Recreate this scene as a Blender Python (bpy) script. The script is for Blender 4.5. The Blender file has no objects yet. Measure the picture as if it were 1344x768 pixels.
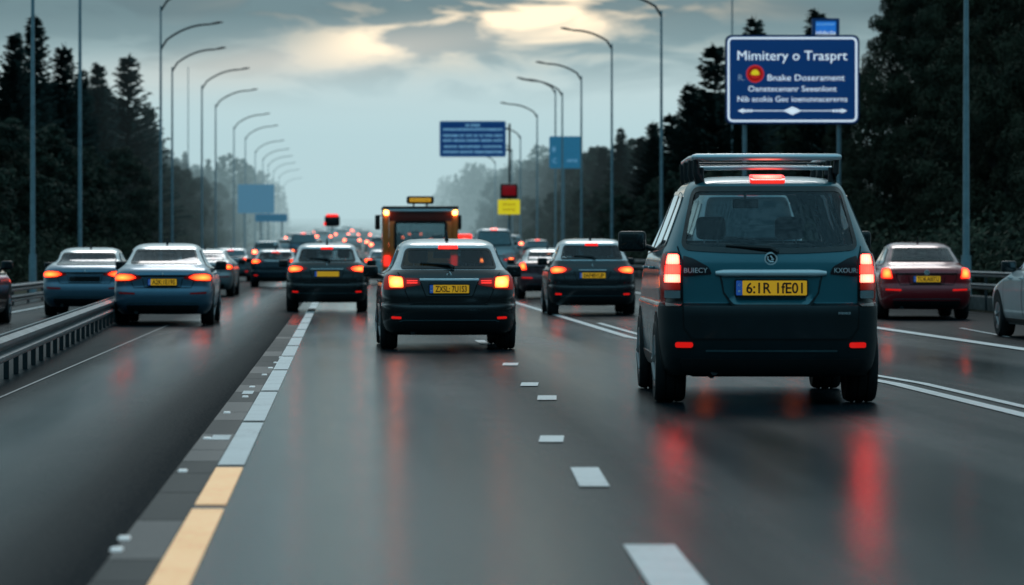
import bpy, bmesh, math, random
import numpy as np
from mathutils import Vector

R = math.radians
scene = bpy.context.scene
col = scene.collection
CAM_H = 1.33            # camera height above the road
FPX = 4500.0            # focal length in photo pixels (1344 wide)
VX, VY = 450.0, 328.0   # vanishing point in the photo

# ------------------------------------------------------------------ road profile
def G(d):
    t = d - 170.0
    if t <= 0: return 0.0
    if t < 40: return .0102 * t * t / 80.0
    return .0102 * (t - 20.0)

def gx(px, d):          # lateral metres of a photo column at distance d
    return (px - VX) * d / FPX
def gz(py, d):          # height in metres of a photo row at distance d
    return CAM_H + (VY - py) * d / FPX

# ------------------------------------------------------------------ node helpers
def newmat(name):
    m = bpy.data.materials.new(name); m.use_nodes = True
    nt = m.node_tree
    for n in list(nt.nodes): nt.nodes.remove(n)
    out = nt.nodes.new('ShaderNodeOutputMaterial')
    return m, nt, out
def N(nt, t, **kw):
    n = nt.nodes.new(t)
    for k, v in kw.items():
        if hasattr(n, k): setattr(n, k, v)
        else: n.inputs[k].default_value = v
    return n
def L(nt, a, b): nt.links.new(a, b)
def c4(c): return (c[0], c[1], c[2], 1.0)
def math_(nt, op, a, b=None, c=None, clamp=False):
    n = nt.nodes.new('ShaderNodeMath'); n.operation = op; n.use_clamp = clamp
    for i, v in enumerate((a, b, c)):
        if v is None: continue
        if isinstance(v, (int, float)): n.inputs[i].default_value = v
        else: nt.links.new(v, n.inputs[i])
    return n.outputs[0]
def ramp(nt, fac, stops, interp='LINEAR'):
    n = nt.nodes.new('ShaderNodeValToRGB'); cr = n.color_ramp; cr.interpolation = interp
    while len(cr.elements) < len(stops): cr.elements.new(.5)
    for e, (p, c) in zip(cr.elements, stops):
        e.position = p; e.color = c4(c) if not isinstance(c, (int, float)) else (c, c, c, 1)
    if fac is not None: nt.links.new(fac, n.inputs[0])
    return n.outputs[0]
def mix(nt, fac, a, b, blend='MIX'):
    n = nt.nodes.new('ShaderNodeMix'); n.data_type = 'RGBA'; n.blend_type = blend
    for idx, v in ((0, fac), (6, a), (7, b)):
        if isinstance(v, (int, float)): n.inputs[idx].default_value = v
        elif isinstance(v, tuple): n.inputs[idx].default_value = c4(v)
        else: nt.links.new(v, n.inputs[idx])
    return n.outputs[2]

MAT = {}
def simple(name, c, rough=.5, metal=0., coat=0., spec=.5, noise=.15, scale=6., emit=None, es=0.):
    if name in MAT: return MAT[name]
    m, nt, out = newmat(name)
    b = N(nt, 'ShaderNodeBsdfPrincipled')
    b.inputs['Roughness'].default_value = rough; b.inputs['Metallic'].default_value = metal
    b.inputs['Coat Weight'].default_value = coat; b.inputs['Coat Roughness'].default_value = .06
    b.inputs['Specular IOR Level'].default_value = spec
    tc = N(nt, 'ShaderNodeTexCoord'); nz = N(nt, 'ShaderNodeTexNoise'); nz.inputs['Scale'].default_value = scale
    nz.inputs['Detail'].default_value = 4
    L(nt, tc.outputs['Object'], nz.inputs['Vector'])
    lo = tuple(x * (1 - noise) for x in c); hi = tuple(min(1, x * (1 + noise)) for x in c)
    L(nt, ramp(nt, nz.outputs['Fac'], [(.3, lo), (.7, hi)]), b.inputs['Base Color'])
    rr = math_(nt, 'MULTIPLY_ADD', nz.outputs['Fac'], noise * .5, rough - noise * .25)
    L(nt, rr, b.inputs['Roughness'])
    if emit:
        b.inputs['Emission Color'].default_value = c4(emit); b.inputs['Emission Strength'].default_value = es
    L(nt, b.outputs[0], out.inputs[0])
    MAT[name] = m
    return m

def paint(name, c, metal=.25, rough=.24):
    """car paint: flaked base under clear coat, road film low on the body"""
    if name in MAT: return MAT[name]
    m, nt, out = newmat(name)
    b = N(nt, 'ShaderNodeBsdfPrincipled')
    tc = N(nt, 'ShaderNodeTexCoord')
    nz = N(nt, 'ShaderNodeTexNoise'); nz.inputs['Scale'].default_value = 3.5; nz.inputs['Detail'].default_value = 6
    L(nt, tc.outputs['Object'], nz.inputs['Vector'])
    sp = N(nt, 'ShaderNodeSeparateXYZ'); L(nt, tc.outputs['Object'], sp.inputs[0])
    low = math_(nt, 'MULTIPLY_ADD', sp.outputs['Z'], -1.3, 1.05, clamp=True)      # 1 at the sill, 0 at z=.8
    low = math_(nt, 'MULTIPLY', low, math_(nt, 'MULTIPLY_ADD', nz.outputs['Fac'], .9, .2), clamp=True)
    dirt = math_(nt, 'MULTIPLY', low, .75)
    base = mix(nt, dirt, c, (.006, .007, .007))
    L(nt, base, b.inputs['Base Color'])
    b.inputs['Metallic'].default_value = metal
    L(nt, math_(nt, 'MULTIPLY_ADD', low, .35, rough), b.inputs['Roughness'])
    L(nt, math_(nt, 'MULTIPLY_ADD', low, -.9, .9, clamp=True), b.inputs['Coat Weight'])
    L(nt, math_(nt, 'MULTIPLY_ADD', nz.outputs['Fac'], .12, .03), b.inputs['Coat Roughness'])
    L(nt, b.outputs[0], out.inputs[0])
    MAT[name] = m
    return m

def glass(name, tint=(.30, .36, .38), base=.0):
    if name in MAT: return MAT[name]
    m, nt, out = newmat(name)
    tr = N(nt, 'ShaderNodeBsdfTransparent'); tr.inputs[0].default_value = c4(tint)
    gl = N(nt, 'ShaderNodeBsdfGlossy'); gl.inputs['Roughness'].default_value = .03; gl.inputs[0].default_value = (.9, .95, 1, 1)
    fr = N(nt, 'ShaderNodeFresnel'); fr.inputs[0].default_value = 1.5
    mx = N(nt, 'ShaderNodeMixShader')
    L(nt, math_(nt, 'ADD', fr.outputs[0], base, clamp=True), mx.inputs[0]); L(nt, tr.outputs[0], mx.inputs[1]); L(nt, gl.outputs[0], mx.inputs[2])
    L(nt, mx.outputs[0], out.inputs[0])
    MAT[name] = m
    return m

def lampmat(name, edge, hot, es, hs, body=(.25, .01, .008)):
    """lens lit from inside: a per-vertex glow attribute runs from the dim rim to the hot bulb"""
    if name in MAT: return MAT[name]
    m, nt, out = newmat(name)
    b = N(nt, 'ShaderNodeBsdfPrincipled'); b.inputs['Roughness'].default_value = .12
    b.inputs['Base Color'].default_value = c4(body)
    at = N(nt, 'ShaderNodeAttribute'); at.attribute_name = 'glow'
    tc = N(nt, 'ShaderNodeTexCoord'); wv = N(nt, 'ShaderNodeTexWave'); wv.inputs['Scale'].default_value = 18; wv.inputs['Distortion'].default_value = 1.0
    L(nt, tc.outputs['Object'], wv.inputs['Vector'])
    f = at.outputs['Fac']
    L(nt, mix(nt, f, edge, hot), b.inputs['Emission Color'])
    p = math_(nt, 'POWER', f, 1.6)
    s = math_(nt, 'MULTIPLY_ADD', p, hs - es, es)
    s = math_(nt, 'MULTIPLY', s, math_(nt, 'MULTIPLY_ADD', wv.outputs['Fac'], .35, .8))
    L(nt, s, b.inputs['Emission Strength'])
    L(nt, b.outputs[0], out.inputs[0])
    MAT[name] = m
    return m

M_BLACK = simple('black_plastic', (.012, .013, .014), .45)
M_GLOSSBLACK = simple('gloss_black_trim', (.008, .009, .010), .15, coat=.5)
M_RUBBER = simple('tyre_rubber', (.014, .014, .015), .8, noise=.3, scale=20)
M_UNDER = simple('underbody', (.006, .006, .006), .85)
M_RIM = simple('alloy_rim', (.35, .36, .37), .35, metal=.9)
M_CHROME = simple('chrome', (.90, .94, .96), .18, metal=.25, noise=.05)
M_SILVER = simple('silver_rail', (.86, .92, .95), .25, metal=.5, noise=.05)
M_SEAT = simple('seat_cloth', (.018, .020, .022), .9)
M_SEAM = simple('panel_gap', (.003, .003, .003), .9)
M_YPLATE = simple('yellow_plate', (.82, .46, .02), .4, noise=.06, emit=(.8, .42, .02), es=.34)  # faint emission added to brighten the plate, not a lamp
M_BPLATE = simple('blue_plate_band', (.03, .12, .5), .4, emit=(.05, .2, .8), es=.15)  # band brightened by the same added emission
M_PTEXT = simple('plate_lettering', (.01, .01, .012), .5)
M_WTEXT = simple('silver_lettering', (.85, .88, .9), .3)
M_GLASS = glass('tinted_glass', (.40, .50, .53), .02)
M_GLASSD = glass('privacy_glass', (.62, .74, .77), .01)
M_GLASSO = simple('dark_window', (.010, .016, .018), .08, coat=.6)
M_GLASSF = simple('hazed_window', (.15, .22, .24), .4)  # far windows, the haze over them put into the colour
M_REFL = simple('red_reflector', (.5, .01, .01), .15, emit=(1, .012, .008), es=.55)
M_LAMP = lampmat('tail_lamp_lens', (1, .009, .004), (1, .11, .018), 3.5, 9.)
M_LAMPO = lampmat('tail_lamp_amber_core', (1, .014, .004), (1, .22, .04), 3.5, 12.)
M_LAMPW = lampmat('tail_lamp_bar', (1, .015, .010), (1, .10, .065), 11., 15.)
M_LAMPR = lampmat('tail_lamp_red', (1, .003, .002), (1, .006, .004), 17., 42.)
M_BRK = lampmat('high_brake_red', (1, .012, .008), (1, .03, .02), 1.2, 2.2)
M_BRKW = lampmat('high_brake_bar', (1, .10, .06), (1, .35, .25), 1.0, 2.6)
M_LAMPD = lampmat('tail_lamp_dark', (1, .02, .012), (1, .05, .02), .03, .25, body=(.10, .006, .008))
M_LAMPC = simple('clear_lens', (.25, .30, .32), .12)
M_AMBER = lampmat('amber_lamp', (1, .25, .03), (1, .50, .12), 1.0, 9., body=(.5, .15, .01))
M_FARLAMP = lampmat('far_lamp_lens', (1, .05, .02), (1, .16, .07), 6.0, 14.)

# ------------------------------------------------------------------ object helpers
def tag(o, label=None, cat=None, group=None, kind=None):
    if label: o['label'] = label
    if cat: o['category'] = cat
    if group: o['group'] = group
    if kind: o['kind'] = kind
    return o
def empty(name, loc=(0, 0, 0), rz=0.):
    o = bpy.data.objects.new(name, None); col.objects.link(o)
    o.empty_display_size = .3; o.location = loc; o.rotation_euler = (0, 0, rz)
    return o
def thing(name, label, cat, loc=(0, 0, 0), rz=0., group=None):
    return tag(empty(name, loc, rz), label, cat, group)
KIDS = {}
def setparent(o, p):
    o.parent = p; KIDS.setdefault(p.name, []).append(o)
def copy_tree(o, parent=None):
    c = o.copy(); col.objects.link(c)
    if parent is not None: setparent(c, parent)
    for ch in KIDS.get(o.name, []): copy_tree(ch, c)
    return c

class MB:
    """collects geometry for ONE mesh object"""
    def __init__(s): s.v = []; s.f = []; s.m = []; s.g = []; s.mats = []
    def mi(s, mat):
        if mat not in s.mats: s.mats.append(mat)
        return s.mats.index(mat)
    def add(s, verts, faces, mat, glow=None):
        o = len(s.v); i = s.mi(mat)
        s.v.extend([tuple(p) for p in verts])
        s.g.extend(glow if glow is not None else [0.] * len(verts))
        for f in faces: s.f.append(tuple(o + k for k in f)); s.m.append(i)
        return s
    def box(s, c, d, mat, glow=None, bev=0.):
        x, y, z = c; a, b, h = d[0] / 2, d[1] / 2, d[2] / 2
        if bev > 0:
            bm = bmesh.new(); bmesh.ops.create_cube(bm, size=1)
            for v in bm.verts: v.co = Vector((v.co.x * d[0], v.co.y * d[1], v.co.z * d[2]))
            bmesh.ops.bevel(bm, geom=list(bm.edges), offset=bev, segments=3, profile=.5, affect='EDGES')
            bm.verts.index_update()
            vs = [(v.co.x + x, v.co.y + y, v.co.z + z) for v in bm.verts]
            fs = [[v.index for v in f.verts] for f in bm.faces]; bm.free()
        else:
            vs = [(x + i * a, y + j * b, z + k * h) for k in (-1, 1) for j in (-1, 1) for i in (-1, 1)]
            fs = [(0, 2, 3, 1), (4, 5, 7, 6), (0, 1, 5, 4), (2, 6, 7, 3), (0, 4, 6, 2), (1, 3, 7, 5)]
        return s.add(vs, fs, mat, [glow] * len(vs) if glow is not None else None)
    def tube(s, pts, rad, mat, n=8, cap=True, flat=1.0):
        pts = [Vector(p) for p in pts]; k = len(pts)
        if not hasattr(rad, '__len__'): rad = [rad] * k
        vs = []; up = Vector((0.013, 0.02, 1))
        for i, p in enumerate(pts):
            t = (pts[min(i + 1, k - 1)] - pts[max(i - 1, 0)]).normalized()
            u = up if abs(t.dot(up.normalized())) < .95 else Vector((1, 0.01, 0.02))
            a = t.cross(u).normalized(); b = t.cross(a).normalized()
            for j in range(n):
                w = 2 * math.pi * j / n
                vs.append(p + (a * math.cos(w) + b * math.sin(w) * flat) * rad[i])
        fs = [(i * n + j, i * n + (j + 1) % n, (i + 1) * n + (j + 1) % n, (i + 1) * n + j) for i in range(k - 1) for j in range(n)]
        if cap:
            fs.append(tuple(range(n - 1, -1, -1))); fs.append(tuple((k - 1) * n + j for j in range(n)))
        return s.add(vs, fs, mat)
    def lathe(s, prof, c, axis, mat, n=32):
        """prof: (radius, offset along axis 'x')"""
        vs = []; k = len(prof)
        for r, o in prof:
            for j in range(n):
                w = 2 * math.pi * j / n
                if axis == 'x': vs.append((c[0] + o, c[1] + r * math.cos(w), c[2] + r * math.sin(w)))
                elif axis == 'y': vs.append((c[0] + r * math.cos(w), c[1] + o, c[2] + r * math.sin(w)))
                else: vs.append((c[0] + r * math.cos(w), c[1] + r * math.sin(w), c[2] + o))
        fs = [(i * n + j, i * n + (j + 1) % n, (i + 1) * n + (j + 1) % n, (i + 1) * n + j) for i in range(k - 1) for j in range(n)]
        fs.append(tuple(range(n))); fs.append(tuple((k - 1) * n + j for j in range(n)))
        return s.add(vs, fs, mat)
    def text(s, body, size, c, mat, depth=.004, width=None, bold=0.):
        """upright lettering facing -y, centred at c"""
        cu = bpy.data.curves.new('t', 'FONT'); cu.body = body; cu.size = size; cu.align_x = 'CENTER'; cu.align_y = 'CENTER'
        cu.extrude = depth; cu.offset = bold; cu.resolution_u = 3
        ob = bpy.data.objects.new('t', cu); col.objects.link(ob)
        dg = bpy.context.evaluated_depsgraph_get(); me = bpy.data.meshes.new_from_object(ob.evaluated_get(dg))
        vs = [v.co.copy() for v in me.vertices]; fs = [tuple(p.vertices) for p in me.polygons]
        bpy.data.objects.remove(ob); bpy.data.curves.remove(cu); bpy.data.meshes.remove(me)
        if not vs: return s
        k = 1.
        if width: k = width / max(1e-6, max(v.x for v in vs) - min(v.x for v in vs))
        ym = (max(v.y for v in vs) + min(v.y for v in vs)) / 2; xm = (max(v.x for v in vs) + min(v.x for v in vs)) / 2
        return s.add([(c[0] + (v.x - xm) * k, c[1] - v.z, c[2] + (v.y - ym)) for v in vs], fs, mat)
    def build(s, name, parent=None, smooth=True, angle=35):
        me = bpy.data.meshes.new(name); me.from_pydata(s.v, [], s.f)
        for m in s.mats: me.materials.append(m)
        me.polygons.foreach_set('material_index', s.m)
        if any(s.g):
            at = me.attributes.new('glow', 'FLOAT', 'POINT'); at.data.foreach_set('value', s.g)
        if smooth:
            me.polygons.foreach_set('use_smooth', [True] * len(me.polygons))
            me.set_sharp_from_angle(angle=R(angle))
        me.update()
        o = bpy.data.objects.new(name, me); col.objects.link(o)
        if parent is not None: setparent(o, parent)
        return o

def pchip(xs, ys):
    xs = np.array(xs, float); ys = np.array(ys, float); h = np.diff(xs); d = np.diff(ys) / h
    m = np.zeros(len(xs)); m[0] = d[0]; m[-1] = d[-1]
    for i in range(1, len(xs) - 1):
        if d[i - 1] * d[i] > 0:
            w1 = 2 * h[i] + h[i - 1]; w2 = h[i] + 2 * h[i - 1]
            m[i] = (w1 + w2) / (w1 / d[i - 1] + w2 / d[i])
    def f(x):
        x = min(max(x, xs[0]), xs[-1]); i = min(int(np.searchsorted(xs, x, 'right')) - 1, len(h) - 1)
        t = (x - xs[i]) / h[i]
        return ((1 + 2 * t) * (1 - t) ** 2 * ys[i] + t * (1 - t) ** 2 * h[i] * m[i] + t * t * (3 - 2 * t) * ys[i + 1] + t * t * (t - 1) * h[i] * m[i + 1])
    return f

def rpoly(pts, r=.03, seg=4):
    """polygon with rounded corners"""
    out = []; n = len(pts)
    for i in range(n):
        p = Vector(pts[i]); a = Vector(pts[i - 1]) - p; b = Vector(pts[(i + 1) % n]) - p
        rr = r[i] if hasattr(r, '__len__') else r
        k = min(rr, a.length * .45, b.length * .45)
        if k < 1e-4: out.append(tuple(p)); continue
        p0 = p + a.normalized() * k; p1 = p + b.normalized() * k
        for j in range(seg + 1):
            t = j / seg
            out.append(tuple(p0 * (1 - t) ** 2 + p * 2 * t * (1 - t) + p1 * t * t))
    return out
def inside(p, poly):
    x, y = p; c = False; n = len(poly)
    for i in range(n):
        x1, y1 = poly[i]; x2, y2 = poly[i - 1]
        if (y1 > y) != (y2 > y) and x < (x2 - x1) * (y - y1) / (y2 - y1) + x1: c = not c
    return c
def inset(poly, d):
    n = len(poly); out = []
    area = sum(poly[i - 1][0] * poly[i][1] - poly[i][0] * poly[i - 1][1] for i in range(n)); sg = 1 if area > 0 else -1
    for i in range(n):
        p = Vector(poly[i]); a = (p - Vector(poly[i - 1])); b = (Vector(poly[(i + 1) % n]) - p)
        if a.length < 1e-6 or b.length < 1e-6: out.append(tuple(p)); continue
        a.normalize(); b.normalize()
        na = Vector((-a.y, a.x)) * sg; nb = Vector((-b.y, b.x)) * sg
        m = (na + nb); l = max(.35, m.length_squared / 2)
        out.append(tuple(p + m * (d / l)) if m.length > 1e-3 else tuple(p))
    return out
def refine(poly, step=.05):
    out = []
    for i in range(len(poly)):
        a = Vector(poly[i]); b = Vector(poly[(i + 1) % len(poly)]); k = max(1, int((b - a).length / step))
        for j in range(k): out.append(tuple(a.lerp(b, j / k)))
    return out
def mirror(poly): return [(-x, z) for x, z in reversed(poly)]

# ------------------------------------------------------------------ car shell
class Shell:
    """body as a stack of rounded plan outlines: half width w, tail yr and nose yf for each height z"""
    def __init__(s, prof, n=3.4, Lr=.55, Lf=.7, nr=26, ns=20, nf=14, dz=.024):
        z, w, yr, yf = zip(*prof)
        s.z0, s.z1 = z[0], z[-1]; s.fw, s.fr, s.ff = pchip(z, w), pchip(z, yr), pchip(z, yf)
        s.Lr, s.Lf, s.nr, s.ns, s.nf = Lr, Lf, nr, ns, nf
        s.len = max(yf)
        def table(L_, k):
            ph = np.linspace(0, math.pi / 2, 3000); tx = np.sin(ph) ** (2 / n); ty = 1 - np.cos(ph) ** (2 / n)
            a = np.concatenate([[0], np.cumsum(np.hypot(np.diff(tx * .9), np.diff(ty * L_)))]); u = np.linspace(0, a[-1], k)
            return np.interp(u, a, tx), np.interp(u, a, ty)
        s.tr = table(Lr, nr); s.tf = table(Lf, nf); s.trd = table(Lr, 90); s.tfd = table(Lf, 60)
        zs = set(np.round(np.arange(s.z0, s.z1, dz), 4)) | set(np.round(z, 4)); zs = sorted(zs)
        keep = [zs[0]]
        for q in zs[1:]:
            if q - keep[-1] > .006: keep.append(q)
        keep[-1] = s.z1; s.zs = keep; s.cache = {}
    def contour(s, z, dense=False):
        w, yr, yf = s.fw(z), s.fr(z), s.ff(z); tr, tf = (s.trd, s.tfd) if dense else (s.tr, s.tf)
        lr = min(s.Lr, .48 * (yf - yr)); lf = min(s.Lf, .48 * (yf - yr))
        u = np.linspace(0, 1, s.ns + 1)[1:-1]
        ya, yb = yr + lr, yf - lf
        x = np.concatenate([w * tr[0], np.full(len(u), w), (w * tf[0])[::-1]])
        y = np.concatenate([yr + lr * tr[1], ya + (yb - ya) * u, (yf - lf * tf[1])[::-1]])
        return x, y
    def cd(s, z):
        k = round(z, 3)
        if k not in s.cache:
            x, y = s.contour(k, True)
            s.cache[k] = (x, y, np.concatenate([[0], np.cumsum(np.hypot(np.diff(x), np.diff(y)))]))
        return s.cache[k]
    def _pt(s, mode, a, z):
        x, y, arc = s.cd(z)
        if mode == 'rear': q = abs(a)
        elif mode == 'front': q = arc[-1] - abs(a)
        else: q = np.interp(abs(a), y, arc)
        px, py = float(np.interp(q, arc, x)), float(np.interp(q, arc, y))
        i = min(max(int(np.searchsorted(arc, q)) - 1, 0), len(arc) - 2)
        while i < len(arc) - 2 and arc[i + 1] - arc[i] < 1e-7: i += 1
        t = Vector((x[i + 1] - x[i], y[i + 1] - y[i], 0))
        if i == 0: t = Vector((1, 0, 0))
        return Vector((px, py, z)), t.normalized() if t.length > 1e-9 else Vector((1, 0, 0)), q
    def P(s, mode, a, z, off=0.):
        """surface point: rear/front use unrolled distance from the centreline, side uses (y, z) on the side given by mode"""
        sg = -1. if (mode in ('rear', 'front') and a < 0) or mode == 'left' else 1.
        m = 'side' if mode in ('left', 'right') else mode
        p, t, q = s._pt(m, a, z)
        dz = .012 if z + .012 < s.z1 else -.012
        x2, y2, arc2 = s.cd(z + dz)
        q2 = q if m != 'front' else arc2[-1] - abs(a)
        p2 = Vector((float(np.interp(q2, arc2, x2)), float(np.interp(q2, arc2, y2)), z + dz))
        dv = (p2 - p) * (1 if dz > 0 else -1); n = t.cross(dv).normalized()
        # outward: right half -> t runs rear->front along +x side; t x up points outward (+x / -y)
        p = p + n * off
        return Vector((p.x * sg, p.y, p.z))
    def body(s, holes, mb, split, M):
        """holes: {'rear':[polys], 'right':[..], 'left':[..], 'front':[..]} removed from the shell; split(y, z, region, a) -> material"""
        ring = []; arcs = []
        for z in s.zs:
            x, y = s.contour(z); k = len(x)
            arc = np.concatenate([[0], np.cumsum(np.hypot(np.diff(x), np.diff(y)))])
            ring.append([(x[i], y[i], z) for i in range(k)] + [(-x[i], y[i], z) for i in range(k - 2, 0, -1)]); arcs.append(arc)
        K = len(ring[0]); k = len(arcs[0]); verts = [p for r in ring for p in r]; faces = {}
        for iz in range(len(ring) - 1):
            zc = (s.zs[iz] + s.zs[iz + 1]) / 2
            for j in range(K):
                j2 = (j + 1) % K
                ih = j if j < k - 1 else K - 1 - j          # half-contour segment index
                sg = 1 if j < k - 1 else -1
                ac = (arcs[iz][ih] + arcs[iz][ih + 1] + arcs[iz + 1][ih] + arcs[iz + 1][ih + 1]) / 4
                yc = (ring[iz][j][1] + ring[iz][j2][1] + ring[iz + 1][j][1] + ring[iz + 1][j2][1]) / 4
                af = (arcs[iz][-1] + arcs[iz + 1][-1]) / 2 - ac
                if any(inside((sg * ac, zc), h) for h in holes.get('rear', []) if ih < s.nr): continue
                if any(inside((yc, zc), h) for h in holes.get('right' if sg > 0 else 'left', []) if ih >= s.nr - 14): continue
                if any(inside((sg * af, zc), h) for h in holes.get('front', []) if ih >= k - s.nf - 2): continue
                faces.setdefault(split(yc, zc, ih < s.nr, ac), []).append((iz * K + j, iz * K + j2, (iz + 1) * K + j2, (iz + 1) * K + j))
        for key, fs in faces.items():
            used = sorted({i for f in fs for i in f}); idx = {v: i for i, v in enumerate(used)}
            mb[key].add([verts[i] for i in used], [tuple(idx[i] for i in f) for f in fs], M[key])
        top = len(ring) - 1; cx = (sum(p[1] for p in ring[top]) / K)
        kk = 'roof' if len(mb.get('roof', MB()).v) else 'body'
        mb[kk].add([(0, cx, s.z1 + .002)] + ring[top], [(0, 1 + j, 1 + (j + 1) % K) for j in range(K)], M[kk])
        cy = (sum(p[1] for p in ring[0]) / K)
        mb['body'].add([(0, cy, s.z0)] + ring[0], [(0, 1 + (j + 1) % K, 1 + j) for j in range(K)], M_UNDER)
    def patch(s, mb, mode, poly, mat, off=.006, base=None, res=.05, glow=None, flip=False):
        """a panel cut to the outline poly and laid on the shell"""
        bm = bmesh.new(); vs = [bm.verts.new((p[0], p[1], 0)) for p in poly]
        try: bm.faces.new(vs)
        except ValueError: bm.free(); return
        xs = [p[0] for p in poly]; zs = [p[1] for p in poly]
        for lo, hi, ax in ((min(xs), max(xs), 0), (min(zs), max(zs), 1)):
            k = int((hi - lo) / res)
            for i in range(1, k + 1):
                q = lo + (hi - lo) * i / (k + 1)
                bmesh.ops.bisect_plane(bm, geom=list(bm.verts) + list(bm.edges) + list(bm.faces), dist=1e-5,
                    plane_co=(q if ax == 0 else 0, q if ax == 1 else 0, 0), plane_no=(1 if ax == 0 else 0, 1 if ax == 1 else 0, 0))
        bm.verts.index_update()
        q = [(v.co.x, v.co.y) for v in bm.verts]
        pv = [s.P(mode, a, z, off) for a, z in q]; fs = [[v.index for v in f.verts] for f in bm.faces]
        if glow:
            ga, gz_, ra, rz = glow
            gl = [max(0., 1 - math.sqrt(((abs(a) - ga) / ra) ** 2 + ((z - gz_) / rz) ** 2)) ** .7 for a, z in q]
        else: gl = [0.] * len(q)
        if base is not None:
            be = [e for e in bm.edges if len(e.link_faces) == 1]; ext = {}
            for e in be:
                for v in e.verts:
                    if v.index not in ext:
                        ext[v.index] = len(pv); pv.append(s.P(mode, v.co.x, v.co.y, base)); gl.append(gl[v.index] * .6)
                a, b = e.verts[0].index, e.verts[1].index
                fs.append([a, b, ext[b], ext[a]])
        bm.free(); mb.add(pv, fs, mat, gl)
    def ring(s, mb, mode, poly, width, mat, off=.008):
        a = refine(poly, .05); b = inset(a, width); n = len(a)
        pv = [s.P(mode, *p, off) for p in a] + [s.P(mode, *p, off) for p in b] + [s.P(mode, *p, -.004) for p in a] 
        fs = [(i, (i + 1) % n, n + (i + 1) % n, n + i) for i in range(n)] + [(i, (i + 1) % n, 2 * n + (i + 1) % n, 2 * n + i) for i in range(n)]
        mb.add(pv, fs, mat)
    def strip(s, mb, mode, line, width, mat, off=.004, closed=False):
        pts = []
        for i in range(len(line) - (0 if closed else 1)):
            a = Vector(line[i]); b = Vector(line[(i + 1) % len(line)]); k = max(1, int((b - a).length / .04))
            for j in range(k): pts.append(a.lerp(b, j / k))
        if not closed: pts.append(Vector(line[-1]))
        n = len(pts); A = []; B = []
        for i in range(n):
            t = (pts[(i + 1) % n] - pts[i - 1]) if closed else (pts[min(i + 1, n - 1)] - pts[max(i - 1, 0)])
            t.normalize(); m = Vector((-t.y, t.x)) * width / 2
            A.append(s.P(mode, *(pts[i] + m), off)); B.append(s.P(mode, *(pts[i] - m), off))
        r = range(n if closed else n - 1)
        mb.add(A + B, [(i, (i + 1) % n, n + (i + 1) % n, n + i) for i in r], mat)

def wheel(parent, x, y, r=.33, w=.23, sg=1, rim=True):
    h = w / 2; mb = MB()
    prof = [(r * .62, -h * .9), (r * .80, -h), (r * .93, -h * .98), (r * .985, -h * .8), (r, -h * .45)]
    for g in (-.3, .3):
        prof += [(r, h * (g - .08)), (r * .975, h * (g - .05)), (r * .975, h * (g + .05)), (r, h * (g + .08))]
    prof += [(r, h * .45), (r * .985, h * .8), (r * .93, h * .98), (r * .80, h), (r * .62, h * .9)]
    mb.lathe(prof, (x, y, r), 'x', M_RUBBER, 40)
    o = mb.build('wheel', parent)
    if rim:
        q = MB(); xo = x + sg * (h * .82)
        q.lathe([(r * .63, -.02), (r * .63, .014), (r * .57, .018), (r * .56, -.012)], (xo, y, r), 'x', M_RIM, 40)
        for i in range(5):
            a = 2 * math.pi * i / 5 + .3; c, s_ = math.cos(a), math.sin(a)
            p0 = Vector((xo + sg * .012, y + c * r * .08, r + s_ * r * .08)); p1 = Vector((xo + sg * .006, y + c * r * .58, r + s_ * r * .58))
            q.tube([p0, p1], [.034, .022], M_RIM, 6)
        q.lathe([(.055, -.02), (.055, .024), (.03, .03)], (xo, y, r), 'x', M_RIM, 16)
        q.build('rim', o)
    return o

def plate(parent, sh, z, w, h, txt, off=.03, light=True):
    y = sh.P('rear', 0, z).y - off; mb = MB()
    pl = rpoly([(-w / 2 - .012, -h / 2 - .012), (w / 2 + .012, -h / 2 - .012), (w / 2 + .012, h / 2 + .012), (-w / 2 - .012, h / 2 + .012)], .015)
    def slab(pts, y0, y1, mat):
        n = len(pts); mb.add([(a, y0, z + b) for a, b in pts] + [(a, y1, z + b) for a, b in pts],
            [tuple(range(n))] + [(i, (i + 1) % n, n + (i + 1) % n, n + i) for i in range(n)], mat)
    slab(pl, y - .008, y + off, M_BLACK)
    e = w * .085
    slab(rpoly([(-w / 2 + e + .002, -h / 2), (w / 2, -h / 2), (w / 2, h / 2), (-w / 2 + e + .002, h / 2)], .01), y - .012, y - .006, M_YPLATE)
    slab(rpoly([(-w / 2, -h / 2), (-w / 2 + e, -h / 2), (-w / 2 + e, h / 2), (-w / 2, h / 2)], .01), y - .012, y - .006, M_BPLATE)
    if txt:
        mb.text(txt, h * 1.02, (e / 2, y - .0135, z), M_PTEXT, .002, w * .80, .002)
        for k in range(5):
            a = k * 2 * math.pi / 5
            mb.box((-w / 2 + e / 2 + .009 * math.cos(a), y - .0135, z + h * .2 + .009 * math.sin(a)), (.005, .003, .005), M_WTEXT)
        mb.box((-w / 2 + e / 2, y - .0135, z - h * .22), (.018, .003, .016), M_WTEXT)
    return mb.build('licence_plate', parent, smooth=False)

def wing_mirror(parent, sh, y, z, sg, sc=1., paintm=None):
    base = sh.P('right' if sg > 0 else 'left', y, z)
    mb = MB(); cx = base.x + sg * .15 * sc
    mb.box((cx, y, z + .05), (.21 * sc, .10, .155 * sc), paintm or M_BLACK, bev=.035)
    mb.tube([(base.x - sg * .02, y + .03, z - .03), (base.x + sg * .06, y + .02, z), (cx, y, z + .02)], [.03, .026, .03], M_BLACK, 8)
    o = mb.build('wing_mirror', parent)
    g = MB(); g.box((cx, y - .052, z + .05), (.165 * sc, .006, .115 * sc), M_GLASSO, bev=.002); g.build('mirror_glass', o)
    return o

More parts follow.
